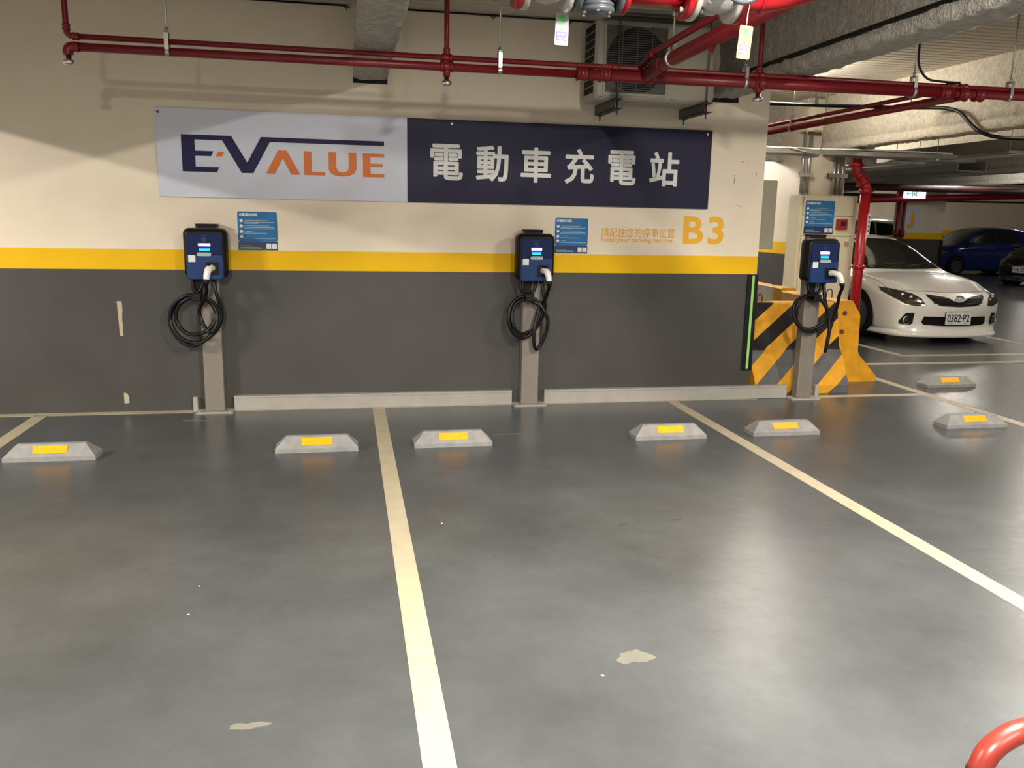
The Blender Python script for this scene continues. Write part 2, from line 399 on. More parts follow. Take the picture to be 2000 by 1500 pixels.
for x in (14.62, 15.80):
    mb = MB(); mb.box(x, x+.07, 13.96, 14.0, .25, 1.12); mb.build('corner_strip', 'rubber', pj)
mb = MB(); zz = [0, 1.12, 1.34, 3.05]
for i, m in enumerate((2, 1, 0)): mb.mat(m).box(8, 36, 24, 24.2, zz[i], zz[i+1])
struct(mb.build('wall_far', ['cream', 'yellow', 'grey']), 'far cream wall with yellow band behind the blue car')

mb = MB()
for i, m in enumerate((2, 1, 0)): mb.mat(m).box(35.8, 36, -13, 24, zz[i], zz[i+1])
struct(mb.build('wall_right', ['cream', 'yellow', 'grey']), 'far side wall of the garage, out of frame')

# ================================================================== SIGN
sg = empty('sign_board', (.58, -.02, 1.629), 'long white and navy charging station sign on the wall', 'sign')
mb = MB(); mb.box(-1.581, .2401, -.018, -.001, 1.629, 2.259); mb.build('white_panel', 'signw', sg)
mb = MB(); mb.box(.2401, 2.738, -.0185, -.001, 1.629, 2.259); mb.build('navy_panel', 'signb', sg)
EV = [(-1.407, 2.077), (-1.055, 2.077), (-.947, 1.889), (-.843, 2.077), (.064, 2.077), (.064, 2.043), (-.78, 2.043), (-.906, 1.814), (-.989, 1.813), (-1.12, 2.043), (-1.314, 2.043), (-1.314, 1.964), (-1.184, 1.964), (-1.202, 1.927), (-1.314, 1.927), (-1.314, 1.849), (-1.149, 1.849), (-1.165, 1.813), (-1.407, 1.813)]
DOT = [(-1.151, 1.963), (-1.108, 1.963), (-1.125, 1.927), (-1.171, 1.927)]
LA = [(-.722, 1.987), (-.659, 1.987), (-.565, 1.812), (-.632, 1.812), (-.689, 1.927), (-.75, 1.814), (-.814, 1.814)]
LL = [(-.536, 1.986), (-.478, 1.986), (-.478, 1.836), (-.381, 1.836), (-.381, 1.811), (-.536, 1.811)]
LU = [(-.354, 1.985), (-.296, 1.985), (-.296, 1.872), (-.286, 1.849), (-.253, 1.838), (-.219, 1.846), (-.204, 1.87), (-.204, 1.985), (-.146, 1.985), (-.144, 1.867), (-.161, 1.834), (-.2, 1.813), (-.253, 1.808), (-.306, 1.813), (-.343, 1.833), (-.354, 1.861)]
LE = [(-.097, 1.984), (.064, 1.984), (.064, 1.958), (-.04, 1.958), (-.04, 1.91), (.054, 1.91), (.054, 1.885), (-.04, 1.885), (-.04, 1.835), (.064, 1.835), (.064, 1.809), (-.097, 1.809)]
mb = MB(); mb.prism(EV, 'xz', -.0205, -.018); tag(mb.build('logo_letter', 'logob', sg), 'navy linked letters E and V')
for nm, pl in (('logo_dash', DOT), ('logo_letter', LA), ('logo_letter', LL), ('logo_letter', LU), ('logo_letter', LE)):
    mb = MB(); mb.prism(pl, 'xz', -.0205, -.018); tag(mb.build(nm, 'orange', sg), 'orange logo piece')
for c, x0, x1 in (('電', .418, .674), ('動', .778, 1.036), ('車', 1.135, 1.383), ('充', 1.496, 1.74), ('電', 1.855, 2.094), ('站', 2.21, 2.463)):
    mb = MB(); text(mb, c, x0, x1, 1.803, 2.076, -.0185, .022, .0012); mb.build('sign_character', 'signt', sg)
for x, m in ((-1.558, 'dsteel'), (.585, 'white'), (2.697, 'white')):
    mb = MB(); mb.lathe([(.010, 0), (.010, .003), (.004, .004)], (x, -.018, 2.228), (0, -1, 0), 14); o = mb.build('screw', m, sg)

# ================================================================== NOTICES
def notice(x, z, y, w, h, label, cab=False):
    t = empty('notice', (x+w/2, y, z-h), label, 'notice', 'blue charging instruction notices')
    def X(a): return x+a*w/.29
    def Z(b): return z-b*h/.29
    mb = MB(); mb.prism(rrect(x-.004, x+w+.004, z-h, z+.004, .018), 'xz', y-.0012, y-.0002); mb.build('backing', 'paper', t)
    mb = MB(); pl = rrect(x, x+w, z-h*.775, z, .016)
    mb.prism([(a, max(b, z-h*.775)) for a, b in pl], 'xz', y-.002, y-.0012); mb.build('face', 'stk', t)
    mb = MB(); mb.box(x, x+w, y-.002, y-.0012, z-h, z-h*.775); mb.build('footer', 'stkd', t)
    mb = MB(); text(mb, '充電操作流程', X(.012), X(.145), Z(.034), Z(.012), y-.002, .03, .0006); mb.build('heading', 'paper', t)
    for b in (.069, .109, .150, .187):
        mb = MB(); mb.prism(circ(X(.027), Z(b), .0125*w/.29, 16), 'xz', y-.003, y-.002); mb.build('step_icon', 'paper', t)
    mb = MB()
    for b, e in ((.078, .27), (.086, .15), (.116, .27), (.126, .27), (.160, .21), (.197, .275)): mb.box(X(.045), X(e), y-.0026, y-.002, Z(b+.004), Z(b))
    for b, e in ((.255, .10), (.266, .16), (.273, .17)): mb.box(X(.015), X(e), y-.0026, y-.002, Z(b+.003), Z(b))
    mb.build('text_lines', 'stkl', t)
    mb = MB()
    for b, e in ((.063, .22), (.103, .23), (.146, .11), (.183, .10)): mb.box(X(.055), X(e), y-.0026, y-.002, Z(b+.005), Z(b))
    mb.build('text_lines', 'stky', t)
    mb = MB()
    for a in (.205, .247):
        mb = MB(); mb.box(X(a), X(a+.036), y-.0026, y-.002, Z(.277), Z(.238)); mb.build('blank_square', 'paper', t)
    return t
notice(-1.038, 1.532, 0, .29, .29, 'blue notice on the wall beside the leftmost charger')
notice(1.434, 1.532, 0, .278, .285, 'blue notice on the wall between the middle charger and the orange words')
notice(5.36, 1.803, 2.998, .40, .405, 'blue notice stuck on the cream cabinet above the rightmost charger')

# ================================================================== CHARGING STATIONS
def shell_bm(mb, rings):
    n = None; vs = []
    for (x0, x1, z0, z1, r, y) in rings:
        p = rrect(x0, x1, z0, z1, r, 6); n = len(p); vs += [(a, y, b) for a, b in p]
    k = len(rings)
    mb.add(vs, [(i*n+j, i*n+(j+1) % n, (i+1)*n+(j+1) % n, (i+1)*n+j) for i in range(k-1) for j in range(n)], True)
    mb.add(vs[:n], [list(range(n))], False); mb.add(vs[-n:], [list(range(n))], False)
    return mb
def station(xc, label, cable, supply, plug, hook_x):
    t = empty('charging_station', (xc, -.06, 0), label, 'charger', 'electric car charging stations')
    def P(mb, name, m, par=t, lab=None):
        for i, v in enumerate(mb.v): mb.v[i] = (v[0]+xc, v[1], v[2])
        o = mb.build(name, m, par)
        if lab: o['label'] = lab
        return o
    mb = MB(); mb.bbox(-.072, .072, -.098, -.006, .012, 1.42, .006, 2); P(mb, 'post', 'post')
    mb = MB(); mb.box(-.135, .135, -.145, .0, 0, .012)
    for sx in (-.11, .11): mb.lathe([(.010, .012), (.010, .02)], (sx, -.125, 0), (0, 0, 1), 6)
    P(mb, 'base_plate', 'trunk')
    mb = MB(); mb.bbox(-.078, .078, -.104, -.002, 1.42, 1.436, .003, 1); mb.box(-.074, .074, -.10, -.1, 1.405, 1.42); P(mb, 'post_cap', 'black')
    mb = MB()
    shell_bm(mb, [(-.142, .142, 1.055, 1.395, .035, -.098), (-.153, .153, 1.045, 1.405, .045, -.108), (-.155, .155, 1.043, 1.407, .045, -.165), (-.150, .150, 1.047, 1.403, .045, -.195), (-.140, .140, 1.057, 1.394, .040, -.215), (-.126, .126, 1.07, 1.378, .03, -.222)])
    hs = P(mb, 'housing', 'black')
    mb = MB()
    shell_bm(mb, [(-.128, .128, 1.036, 1.216, .016, -.20), (-.128, .128, 1.036, 1.216, .016, -.238), (-.123, .123, 1.041, 1.213, .016, -.244)])
    P(mb, 'lower_cover', 'blue')
    mb = MB(); shell_bm(mb, [(-.120, .120, 1.216, 1.366, .010, -.21), (-.118, .118, 1.217, 1.364, .010, -.229)])
    sp = P(mb, 'display_panel', 'bluegloss')
    mb = MB(); mb.box(-.042, .042, -.231, -.229, 1.277, 1.297); P(mb, 'screen', 'violet', sp, 'violet lit screen')
    mb = MB(); mb.box(-.036, .036, -.231, -.229, 1.244, 1.257); P(mb, 'status_light', 'cyan', sp, 'green status light')
    mb = MB(); mb.box(-.038, .038, -.231, -.229, 1.258, 1.266); P(mb, 'status_light', 'bluestrip', sp, 'blue status light')
    mb = MB(); mb.prism(circ(-.002, 1.326, .017, 20), 'xz', -.2296, -.229); mb.box(-.02, .02, -.2296, -.229, 1.350, 1.354); P(mb, 'card_symbol', 'blue', sp)
    mb = MB(); mb.prism(rrect(-.052, .048, 1.206, 1.232, .0125), 'xz', -.252, -.24); P(mb, 'card_reader', 'pill')
    mb = MB(); mb.box(-.113, -.064, -.2455, -.244, 1.163, 1.212); P(mb, 'label_sticker', 'paper')
    mb = MB(); mb.prism(rrect(.006, .096, 1.072, 1.164, .006), 'xz', -.252, -.243)
    for sx in (.016, .086):
        for sz in (1.082, 1.154): mb.lathe([(.004, 0), (.003, .002)], (sx, -.252, sz), (0, -1, 0), 8)
    P(mb, 'socket', 'black')
    pp = [(.05, -.252, 1.120), (.05+plug*.25, -.290, 1.124), (.05+plug*.6, -.322, 1.110), (.05+plug*.85, -.338, 1.078), (.05+plug, -.345, 1.042)]
    mb = MB(); cp = cr(pp, 5); n = len(cp)
    mb.tube(cp, [.024+.003*math.sin(PI*i/n) - .004*(i/n) for i in range(n)], 14); pl = P(mb, 'plug', 'white')
    mb = MB(); mb.tube([(.048+plug*.2, -.262, 1.146), (.048+plug*.3, -.295, 1.149), (.05+plug*.5, -.318, 1.140)], [.010, .013, .006], 10); P(mb, 'latch', 'black', pl)
    a = Vector(pp[-1]); d = Vector((plug*.1, -.005, -.04))
    mb = MB(); mb.tube([a+Vector((0, 0, .004)), a+d*.25, a+d], [.021, .023, .015], 14); P(mb, 'collar', 'rubber', pl)
    mb = MB(); mb.lathe([(.018, 0), (.022, .004), (.022, .022), (.016, .026)], (cable[0][0], -.17, 1.048), (0, 0, -1), 12); P(mb, 'gland', 'rubber')
    nC = len(cable); pts = []
    for i, (x, z) in enumerate(cable):
        f = i/(nC-1)
        y = -.17 - .022*math.sin(i*1.1) - .022*f
        pts.append((x, y, z))
    e = a+d
    pts[0] = (cable[0][0], -.17, 1.03)
    pts[-1] = tuple(e + Vector((0, .0, .004))); q = pts[-2]; pts[-2] = ((q[0]+e.x*2)/3, (-.20-.33*2)/3, q[2]); q = pts[-3]; pts[-3] = ((q[0]*2+e.x)/3, (-.20*2-.33)/3, q[2])
    mb = MB(); mb.tube(cr(pts, 5), .0145, 10); P(mb, 'charging_cable', 'rubber')
    mb = MB(); mb.tube(cr([(supply[0][0], -.15, 1.05)]+[(x, -.155, z) for x, z in supply]+[(supply[-1][0], -.15, 1.05)], 6), .0125, 10); P(mb, 'supply_cable', 'rubber')
    hx = hook_x
    mb = MB(); mb.bbox(hx-.032, hx+.032, -.125, -.098, .87, 1.055, .004, 1); mb.bbox(hx-.034, hx+.034, -.225, -.12, .875, .893, .004, 1); mb.bbox(hx-.034, hx+.034, -.235, -.22, .875, .935, .004, 1)
    P(mb, 'cable_hook', 'black')
    return t
c1 = [(.047, 1.032), (.055, .964), (.073, .888), (.088, .812), (.084, .727), (.04, .643), (-.036, .581), (-.125, .563), (-.217, .606), (-.273, .698), (-.268, .782), (-.217, .865), (-.143, .911), (-.078, .915), (0, .888), (.062, .819), (.073, .735), (.032, .643), (-.044, .574), (-.126, .539), (-.211, .575), (-.268, .66), (-.28, .751), (-.239, .85), (-.157, .911), (-.078, .911), (-.007, .88), (.037, .819), (.045, .75), (.012, .681), (-.048, .635), (-.129, .624), (-.199, .659), (-.235, .728), (-.224, .804), (-.181, .865), (-.115, .899), (-.057, .896), (.013, .858), (.053, .781), (.054, .712), (.025, .65), (-.004, .647), (-.032, .674), (-.06, .735), (-.066, .804), (-.045, .88), (-.01, .949), (.0, 1.009)]
c2 = [(.06, 1.02), (.074, .928), (.091, .842), (.078, .757), (.03, .656), (-.042, .599), (-.115, .592), (-.181, .657), (-.201, .743), (-.178, .842), (-.121, .892), (-.057, .903), (.024, .878), (.062, .821), (.067, .757), (.03, .663), (-.034, .592), (-.107, .578), (-.181, .636), (-.208, .736), (-.182, .85), (-.114, .903), (-.049, .906), (.031, .871), (.077, .8), (.112, .728), (.108, .627), (.07, .526), (.031, .484), (.006, .519), (-.002, .613), (.017, .728), (.047, .821), (.075, .899), (.09, .96), (.09, 1.0)]
c3 = [(.05, 1.036), (.055, .914), (.085, .821), (.105, .749), (.086, .666), (.016, .615), (-.075, .615), (-.169, .667), (-.219, .76), (-.2, .862), (-.12, .913), (-.045, .924), (.046, .873), (.088, .79), (.075, .697), (-.009, .636), (-.1, .641), (-.18, .709), (-.21, .791), (-.182, .872), (-.1, .923), (-.01, .913), (.07, .852), (.112, .749), (.12, .604), (.106, .457), (.115, .442), (.127, .457), (.138, .604), (.155, .739), (.17, .852), (.165, .934), (.15, 1.0)]
c2 = [(-.06+(x+.06)*.86, .75+(z-.75)*.87) if 5 <= i <= 12 else (x, z) for i, (x, z) in enumerate(c2)]
station(-1.25, 'leftmost charger on a post, left of the white sign half', c1, [(-.107, .99), (-.096, .942), (-.064, .942), (-.04, .99)], -.03, -.075)
station(1.235, 'middle charger on a post, under the navy sign half', c2, [(-.106, .98), (-.086, .942), (-.027, .921), (.014, .985)], .03, -.045)
station(3.725, 'rightmost charger on a post, in front of the striped barrier', c3, [(-.08, .985), (-.05, .945), (.01, .945), (.035, .985)], .06, -.03)

# ================================================================== WIRING TRUNKING
for x0, x1, lb in ((-1.42, -1.385, 'short grey trunking end left of the leftmost charger post'), (-1.115, 1.098, 'pale grey trunking along the wall foot between the left and middle chargers'), (1.372, 3.588, 'pale grey trunking along the floor between the middle and right chargers'), (3.862, 3.90, 'short trunking end right of the rightmost charger post')):
    mb = MB(); mb.bbox(x0, x1, -.045, -.001, 0, .112, .003, 1)
    if x1-x0 > 1:
        mb.box(x0, x1, -.050, -.001, .100, .116)
        for k in (1, 2): mb.box(x0+(x1-x0)*k/3-.002, x0+(x1-x0)*k/3+.002, -.0465, -.045, 0, .112)
    tag(mb.build('wiring_trunking', 'trunk'), lb, 'trunking', 'trunking between charger posts')

# ================================================================== WHEEL STOPS
def wheel_stop(x, y, label):
    t = empty('wheel_stop', (x, y+.075, 0), label, 'wheel stop', 'grey wheel stops with amber reflectors')
    def ring(hx, y0, y1, z): return [(x-hx, y+y0, z), (x+hx, y+y0, z), (x+hx, y+y1, z), (x-hx, y+y1, z)]
    R = [ring(.265, 0, .16, 0), ring(.265, 0, .16, .028), ring(.258, .006, .154, .034), ring(.200, .058, .102, .094), ring(.196, .064, .096, .098)]
    mb = MB(); vs = [p for r in R for p in r]
    mb.add(vs, [(i*4+j, i*4+(j+1) % 4, i*4+4+(j+1) % 4, i*4+4+j) for i in range(4) for j in range(4)]+[(0, 3, 2, 1), (16, 17, 18, 19)], False)
    for s in (-1, 1): mb.box(x+s*.226-.004, x+s*.226+.004, y+.001, y+.159, 0, .031)
    mb.build('body', 'stop', t)
    # sloped amber reflector let into the front face
    a = Vector((0, .006, .034)); b = Vector((0, .058, .094)); n = Vector((0, -(b-a).z, (b-a).y)).normalized()
    p0 = a+(b-a)*.20; p1 = a+(b-a)*.86; mb = MB(); w = .098
    def pt(s, p, o): q = p+n*o; return (x+s*w, y+q.y, q.z)
    mb.add([pt(-1, p0, -.002), pt(1, p0, -.002), pt(1, p1, -.002), pt(-1, p1, -.002), pt(-1, p0, .004), pt(1, p0, .004), pt(1, p1, .004), pt(-1, p1, .004)],
           [(0, 3, 2, 1), (4, 5, 6, 7), (0, 1, 5, 4), (1, 2, 6, 5), (2, 3, 7, 6), (3, 0, 4, 7)], False)
    mb.build('reflector', 'reflec', t)
for x, y, lb in ((-2.05, -1.33, 'leftmost wheel stop, nearest the left edge of the photo'), (-.445, -1.32, 'wheel stop just left of the long central bay line'),
                 (.455, -1.30, 'wheel stop just right of the long central bay line'), (2.015, -1.29, 'wheel stop left of the diagonal right-hand bay line'),
                 (2.915, -1.28, 'wheel stop between the diagonal bay line and the rightmost charger'), (4.54, -1.24, 'wheel stop at the right edge touching a bay line'),
                 (5.49, .25, 'farthest wheel stop, beyond the bay line near the white sedan')):
    wheel_stop(x, y, lb)

# ================================================================== AIR CONDITIONER
ac = empty('outdoor_unit', (2.07, -.27, 2.40), 'beige air conditioner outdoor unit hung above the navy sign', 'air conditioner')
mb = MB(); mb.bbox(1.60, 2.535, -.43, -.10, 2.405, 2.97, .02, 3); mb.bbox(1.61, 2.525, -.445, -.42, 2.42, 2.955, .012, 2); mb.bbox(2.50, 2.60, -.34, -.16, 2.44, 2.76, .04, 4); casing = mb.build('casing', 'ac', ac)
mb = MB(); mb.bbox(1.655, 2.15, -.462, -.44, 2.435, 2.94, .008, 2); fr = mb.build('fan_frame', 'ac', ac)
mb = MB(); mb.lathe([(.232, 0), (.232, .003)], (1.905, -.463, 2.685), (0, -1, 0), 40); mb.build('fan_opening', 'dark', ac)
mb = MB()
mb.box(1.672, 2.134, -.4635, -.4625, 2.455, 2.925)
mb.build('coil_guard', 'acback', ac)
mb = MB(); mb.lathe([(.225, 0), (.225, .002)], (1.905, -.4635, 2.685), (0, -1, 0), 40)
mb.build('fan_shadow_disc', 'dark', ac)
mb = MB()
for k in range(30): mb.box(1.672, 2.134, -.474, -.470, 2.46+k*.0158, 2.4645+k*.0158)
for x in (1.672, 1.79, 1.905, 2.02, 2.134): mb.box(x-.003, x+.003, -.472, -.467, 2.455, 2.925)
mb.build('grille', 'acgrill', ac)
for k in range(3):
    mb = MB(); a = k*2*PI/3+.4
    r0 = .04; pts = []
    for i in range(7):
        rr = .04+.16*i/6; aa = a+.35*i/6
        pts.append([(1.905+rr*math.cos(aa-.3), -.4645, 2.685+rr*math.sin(aa-.3)), (1.905+rr*math.cos(aa+.3), -.467, 2.685+rr*math.sin(aa+.3))])
    mb.grid(pts, True); mb.build('fan_blade', 'black', ac)
mb = MB()
for i in range(9):
    for j in range(3):
        mb.box(1.596, 1.6005, -.385+j*.085, -.385+j*.085+.072, 2.46+i*.055, 2.46+i*.055+.046)
mb.build('side_louvre', 'dark', ac)
for (x, z) in ((1.63, 2.62), (1.64, 2.425), (1.80, 2.428), (2.2, 2.428), (2.48, 2.43), (2.5, 2.75)):
    mb = MB(); mb.lathe([(.005, 0), (.004, .002)], (x, -.4455, z), (0, -1, 0), 8); mb.build('screw', 'dsteel', ac)
for x in (1.755, 2.46):
    mb = MB(); mb.box(x-.035, x+.035, -.55, -.04, 2.335, 2.339); mb.box(x-.035, x-.031, -.55, -.04, 2.335, 2.40); mb.box(x-.035, x+.03, -.55, -.04, 2.397, 2.404); mb.build('support_bar', 'dsteel', ac)
    for y in (-.50, -.07):
        mb = MB(); mb.bar((x, y, 2.29), (x, y, 3.05), .006, 8); mb.lathe([(.014, 2.322), (.014, 2.334)], (x, y, 0), (0, 0, 1), 6); mb.lathe([(.014, 2.404), (.014, 2.416)], (x, y, 0), (0, 0, 1), 6)
        mb.build('hanger_rod', 'dsteel', ac)

# ================================================================== SPRINKLER PIPES
PY = -1.25
def collar(mb, p, axis, r, l=.05):
    ax = Vector(axis).normalized(); p = Vector(p)
    mb.lathe([(r*1.0, -l/2), (r*1.32, -l/2+.004), (r*1.32, -l/2+.014), (r*1.12, -l/2+.018), (r*1.12, l/2-.018), (r*1.32, l/2-.014), (r*1.32, l/2-.004), (r, l/2)], p, ax, 16)
def head(par, x, y, z, label=None):
    mb = MB(); mb.lathe([(.016, 0), (.016, .03), (.026, .032), (.034, .045), (.026, .060), (.012, .062)], (x, y, z), (0, 0, -1), 16)
    return mb.build('sprinkler_head', 'chrome', par)
def hanger(par, x, y, z, rtop=3.05, pr=(.026, .018), gap=.055):
    mb = MB(); mb.bar((x, y, z+gap+.045), (x, y, rtop), .0055, 8)
    mb.box(x-.012, x+.012, y-.03, y-.026, z-.01, z+gap+.05); mb.box(x-.012, x+.012, y+.026, y+.03, z-.01, z+gap+.05); mb.box(x-.012, x+.012, y-.03, y+.03, z+gap+.046, z+gap+.052)
    mb.lathe([(pr[0]+.002, -.012), (pr[0]+.005, -.012), (pr[0]+.005, .012), (pr[0]+.002, .012)], (x, y, z), (1, 0, 0), 18)
    mb.bar((x, y, z+gap+.04), (x, y, z+gap+.075), .012, 6)
    return mb.build('hanger', 'steel', par)
mp = empty('sprinkler_pipe', (1.3, PY, 2.44), 'thicker lower red sprinkler pipe running across the whole wall', 'pipe')
mb = MB(); mb.tube([(-1.74, PY, 2.44), (1.30, PY, 2.44)], .025, 14); mb.tube([(1.30, PY, 2.44), (3.98, PY, 2.447)], .035, 14); mb.tube([(3.98, PY, 2.447), (9.5, PY, 2.47)], .028, 14); mb.build('run', 'red', mp)
mb = MB(); mb.tube(cr([(-1.72, PY, 2.44), (-1.765, PY, 2.437), (-1.78, PY, 2.42), (-1.78, PY, 2.395)], 4), .029, 12); mb.build('elbow', 'red', mp)
for x, r in ((.40, .026), (1.27, .034), (1.42, .036), (1.75, .036), (2.50, .036), (3.9, .036), (4.05, .036), (4.18, .034)):
    mb = MB(); collar(mb, (x, PY, 2.443), (1, 0, 0), r, .085 if r < .03 else .07); mb.build('coupling', 'red', mp)
for x in (.40, 2.50):
    mb = MB(); mb.bar((x, PY, 2.44), (x, PY, 2.385), .022, 12); mb.build('drop_nipple', 'red', mp)
head(mp, -1.78, PY, 2.40); head(mp, .40, PY, 2.39); head(mp, 2.50, PY, 2.385)
for x in (-1.24, .735, 2.40, 3.66, 4.43): hanger(mp, x, PY, 2.442, pr=(.026, .018) if x < 1.2 or x > 4.2 else (.036, .018))
up = empty('sprinkler_pipe', (1.3, PY, 2.495), 'thinner upper red sprinkler pipe just above the thick one', 'pipe')
mb = MB(); mb.tube([(-1.74, PY, 2.497), (3.95, PY, 2.492), (9.5, PY, 2.50)], .0165, 12)
mb.build('run', 'red', up)
mb = MB(); mb.tube(cr([(-1.73, PY, 2.497), (-1.765, PY, 2.50), (-1.78, PY, 2.52), (-1.782, PY, 2.56), (-1.782, PY, 3.05)], 5), .0165, 12); collar(mb, (-1.735, PY, 2.497), (1, 0, 0), .017, .04); collar(mb, (-1.781, PY, 2.545), (0, 0, 1), .017, .04); mb.build('riser', 'red', up)
for x, zt in ((.40, 2.86), (2.50, 2.86)):
    mb = MB(); mb.bar((x, PY, 2.495), (x, PY, zt), .016, 12); collar(mb, (x, PY, 2.53), (0, 0, 1), .017, .04); mb.lathe([(.018, 0), (.018, .02), (.008, .024), (.008, .05)], (x, PY, zt), (0, 0, 1), 12)
    mb.build('riser', 'red', up)
    mb = MB(); mb.tube(cr([(x-.015, PY, zt+.03), (x-.022, PY, zt+.06), (x-.012, PY, zt+.10), (x+.012, PY, zt+.10), (x+.022, PY, zt+.06), (x+.015, PY, zt+.03)], 4), .0035, 6); mb.bar((x, PY, zt+.1), (x, PY, 3.05), .005, 6); mb.build('sprinkler_head', 'dsteel', up)
for x in (.40, 1.48, 2.50, 3.95, 4.05):
    mb = MB(); collar(mb, (x, PY, 2.494), (1, 0, 0), .018, .07); mb.build('coupling', 'red', up)
# branch going from the thick pipe toward the camera
br = empty('branch_pipe', (1.72, -2.2, 2.47), 'thick dark red branch pipe slanting across the air conditioner', 'pipe')
mb = MB(); mb.tube([(1.70, PY-.01, 2.452), (1.70, -1.6, 2.478), (1.70, -3.38, 2.50)], .042, 16); mb.build('run', 'red', br)
mb = MB(); mb.lathe([(.044, 0), (.047, .003), (.047, .010), (.044, .013)], (1.70, -1.55, 2.475), (0, -1, .03), 18); mb.build('coupling', 'red', br)
mb = MB(); mb.bar((1.70, -2.28, 2.44), (1.70, -2.28, 2.405), .012, 8); mb.sphere((1.70, -2.28, 2.445), .022); mb.build('plugged_outlet', 'red', br)
mb = MB(); mb.bar((1.70, -1.72, 2.53), (1.70, -1.72, 3.05), .006, 8); mb.lathe([(.045, -.012), (.049, -.012), (.049, .012), (.045, .012)], (1.70, -1.72, 2.481), (0, 1, 0), 18); mb.box(1.69, 1.71, -1.735, -1.705, 2.525, 2.585); mb.build('hanger', 'steel', br)
b2 = empty('branch_pipe', (1.70, -2.0, 2.56), 'thin red branch pipe just above the thick slanting one', 'pipe')
mb = MB(); mb.tube([(1.66, PY, 2.50), (1.665, -1.5, 2.555), (1.665, -3.2, 2.60)], .02, 12); mb.build('run', 'red', b2)
mb = MB(); collar(mb, (1.665, -1.47, 2.55), (0, 1, -.1), .021, .05); mb.build('coupling', 'red', b2)
# far branches on the right, running back behind the wall end
for (zc, r, lab) in ((2.425, .03, 'lower red pipe running back past the upper cream box'), (2.488, .017, 'thin upper red pipe running back past the upper cream box')):
    t = empty('branch_pipe', (4.0, 1.2, zc), lab, 'pipe')
    mb = MB(); mb.tube([(4.02, PY+.02, zc), (4.02, 7.5, zc+.02)], r, 12); mb.build('run', 'red', t)
    mb = MB(); mb.lathe([(r+.002, -.012), (r+.005, -.012), (r+.005, .012), (r+.002, .012)], (4.02, 1.05, zc), (0, 1, 0), 18); mb.bar((4.02, 1.05, zc+r), (4.02, 1.05, 3.05 if r > .02 else zc+.07), .005, 6); mb.box(4.005, 4.035, 1.035, 1.065, zc+r, zc+r+.05); mb.build('hanger', 'steel', t)
# black conduit crossing the right side
t = empty('conduit', (5, 1.2, 2.65), 'black conduit crossing in front of the upper cream box and bending down', 'conduit')
mb = MB(); mb.tube(cr([(2.96, 1.0, 2.635), (3.9, 1.0, 2.64), (4.8, 1.0, 2.655), (5.30, 1.0, 2.668), (5.42, .92, 2.665), (5.46, .75, 2.64), (5.48, .58, 2.585), (5.48, .40, 2.45), (5.50, .28, 2.375), (5.58, .20, 2.335), (5.8, .18, 2.325), (6.4, .18, 2.33), (7.6, .18, 2.34)], 5), .018, 10); mb.build('run', 'black', t)
for x in (4.22, 5.25):
    mb = MB(); mb.bar((x, 1.0, 2.66), (x, 1.0, 3.05), .005, 6); mb.box(x-.02, x+.02, .975, 1.025, 2.65, 2.71); mb.build('clip', 'dsteel', t)
t = empty('drop_cable', (3.66, PY, 2.51), 'black cable dropping from the ceiling and running along the red pipe', 'cable')
mb = MB(); mb.tube(cr([(3.675, PY, 3.05), (3.675, PY, 2.75), (3.68, PY-.01, 2.62), (3.74, PY-.025, 2.535), (3.84, PY-.03, 2.518), (4.0, PY-.03, 2.515)], 5), .008, 8); mb.build('run', 'black', t)
mb = MB(); mb.tube([(2.715, -6.8, 2.628), (2.715, -.02, 2.628)], .015, 8)
tag(mb.build('beam_cable', 'black'), 'black cable running along the side of the right sprayed beam', 'cable')
t = empty('wall_cable', (0, -.01, 3.03), 'thin dark cable along the top of the wall under the ceiling', 'cable')
mb = MB(); mb.tube([(-4.1, -.012, 3.035), (-.2, -.012, 3.035)], .007, 8); mb.tube([(.13, -.012, 3.035), (2.66, -.012, 3.035)], .007, 8); mb.build('run', 'black', t)
for x in (-.2, .9, 1.5):
    mb = MB(); mb.box(x-.02, x+.02, -.03, 0, 3.02, 3.028); mb.bar((x, -.02, 3.0), (x, -.02, 3.03), .004, 6); mb.build('clip', 'dsteel', t)

# ================================================================== FLANGED VALVE LINE
FY, FZ = -3.4, 2.425
def flange(par, x, r, w, m, name='flange', bolts=True):
    mb = MB(); mb.lathe([(r*.5, -w/2), (r-.004, -w/2), (r, -w/2+.004), (r, w/2-.004), (r-.004, w/2), (r*.5, w/2)], (x, FY, FZ), (1, 0, 0), 32); o = mb.build(name, m, par)
    return o
def bolts(par, x, r, l):
    for k in range(8):
        a = PI/8+k*PI/4; y = FY+r*math.cos(a); z = FZ+r*math.sin(a)
        mb = MB(); mb.bar((x-l, y, z), (x+l, y, z), .007, 6); mb.lathe([(.011, 0), (.011, .01)], (x+l-.006, y, z), (1, 0, 0), 6); mb.lathe([(.011, 0), (.011, .01)], (x-l+.006, y, z), (-1, 0, 0), 6)
        mb.build('bolt', 'silver', par)
p1 = empty('flanged_pipe', (.9, FY, FZ), 'bright red flanged pipe at the top edge beside the grey check valve', 'pipe')
mb = MB(); mb.bar((.845, FY, FZ), (1.085, FY, FZ), .068, 24); mb.build('run', 'redb', p1)
flange(p1, .838, .110, .022, 'redb'); flange(p1, 1.090, .115, .026, 'redb'); bolts(p1, 1.108, .09, .045)
p0 = empty('flanged_pipe', (.1, FY, FZ), 'red flanged pipe end at the top edge, left of the first silver valve', 'pipe')
mb = MB(); mb.bar((-.6, FY, FZ+.02), (.40, FY, FZ+.02), .06, 20); mb.sphere((.335, FY, FZ-.055), .035); mb.build('run', 'redb', p0)
flange(p0, .420, .115, .026, 'redb')
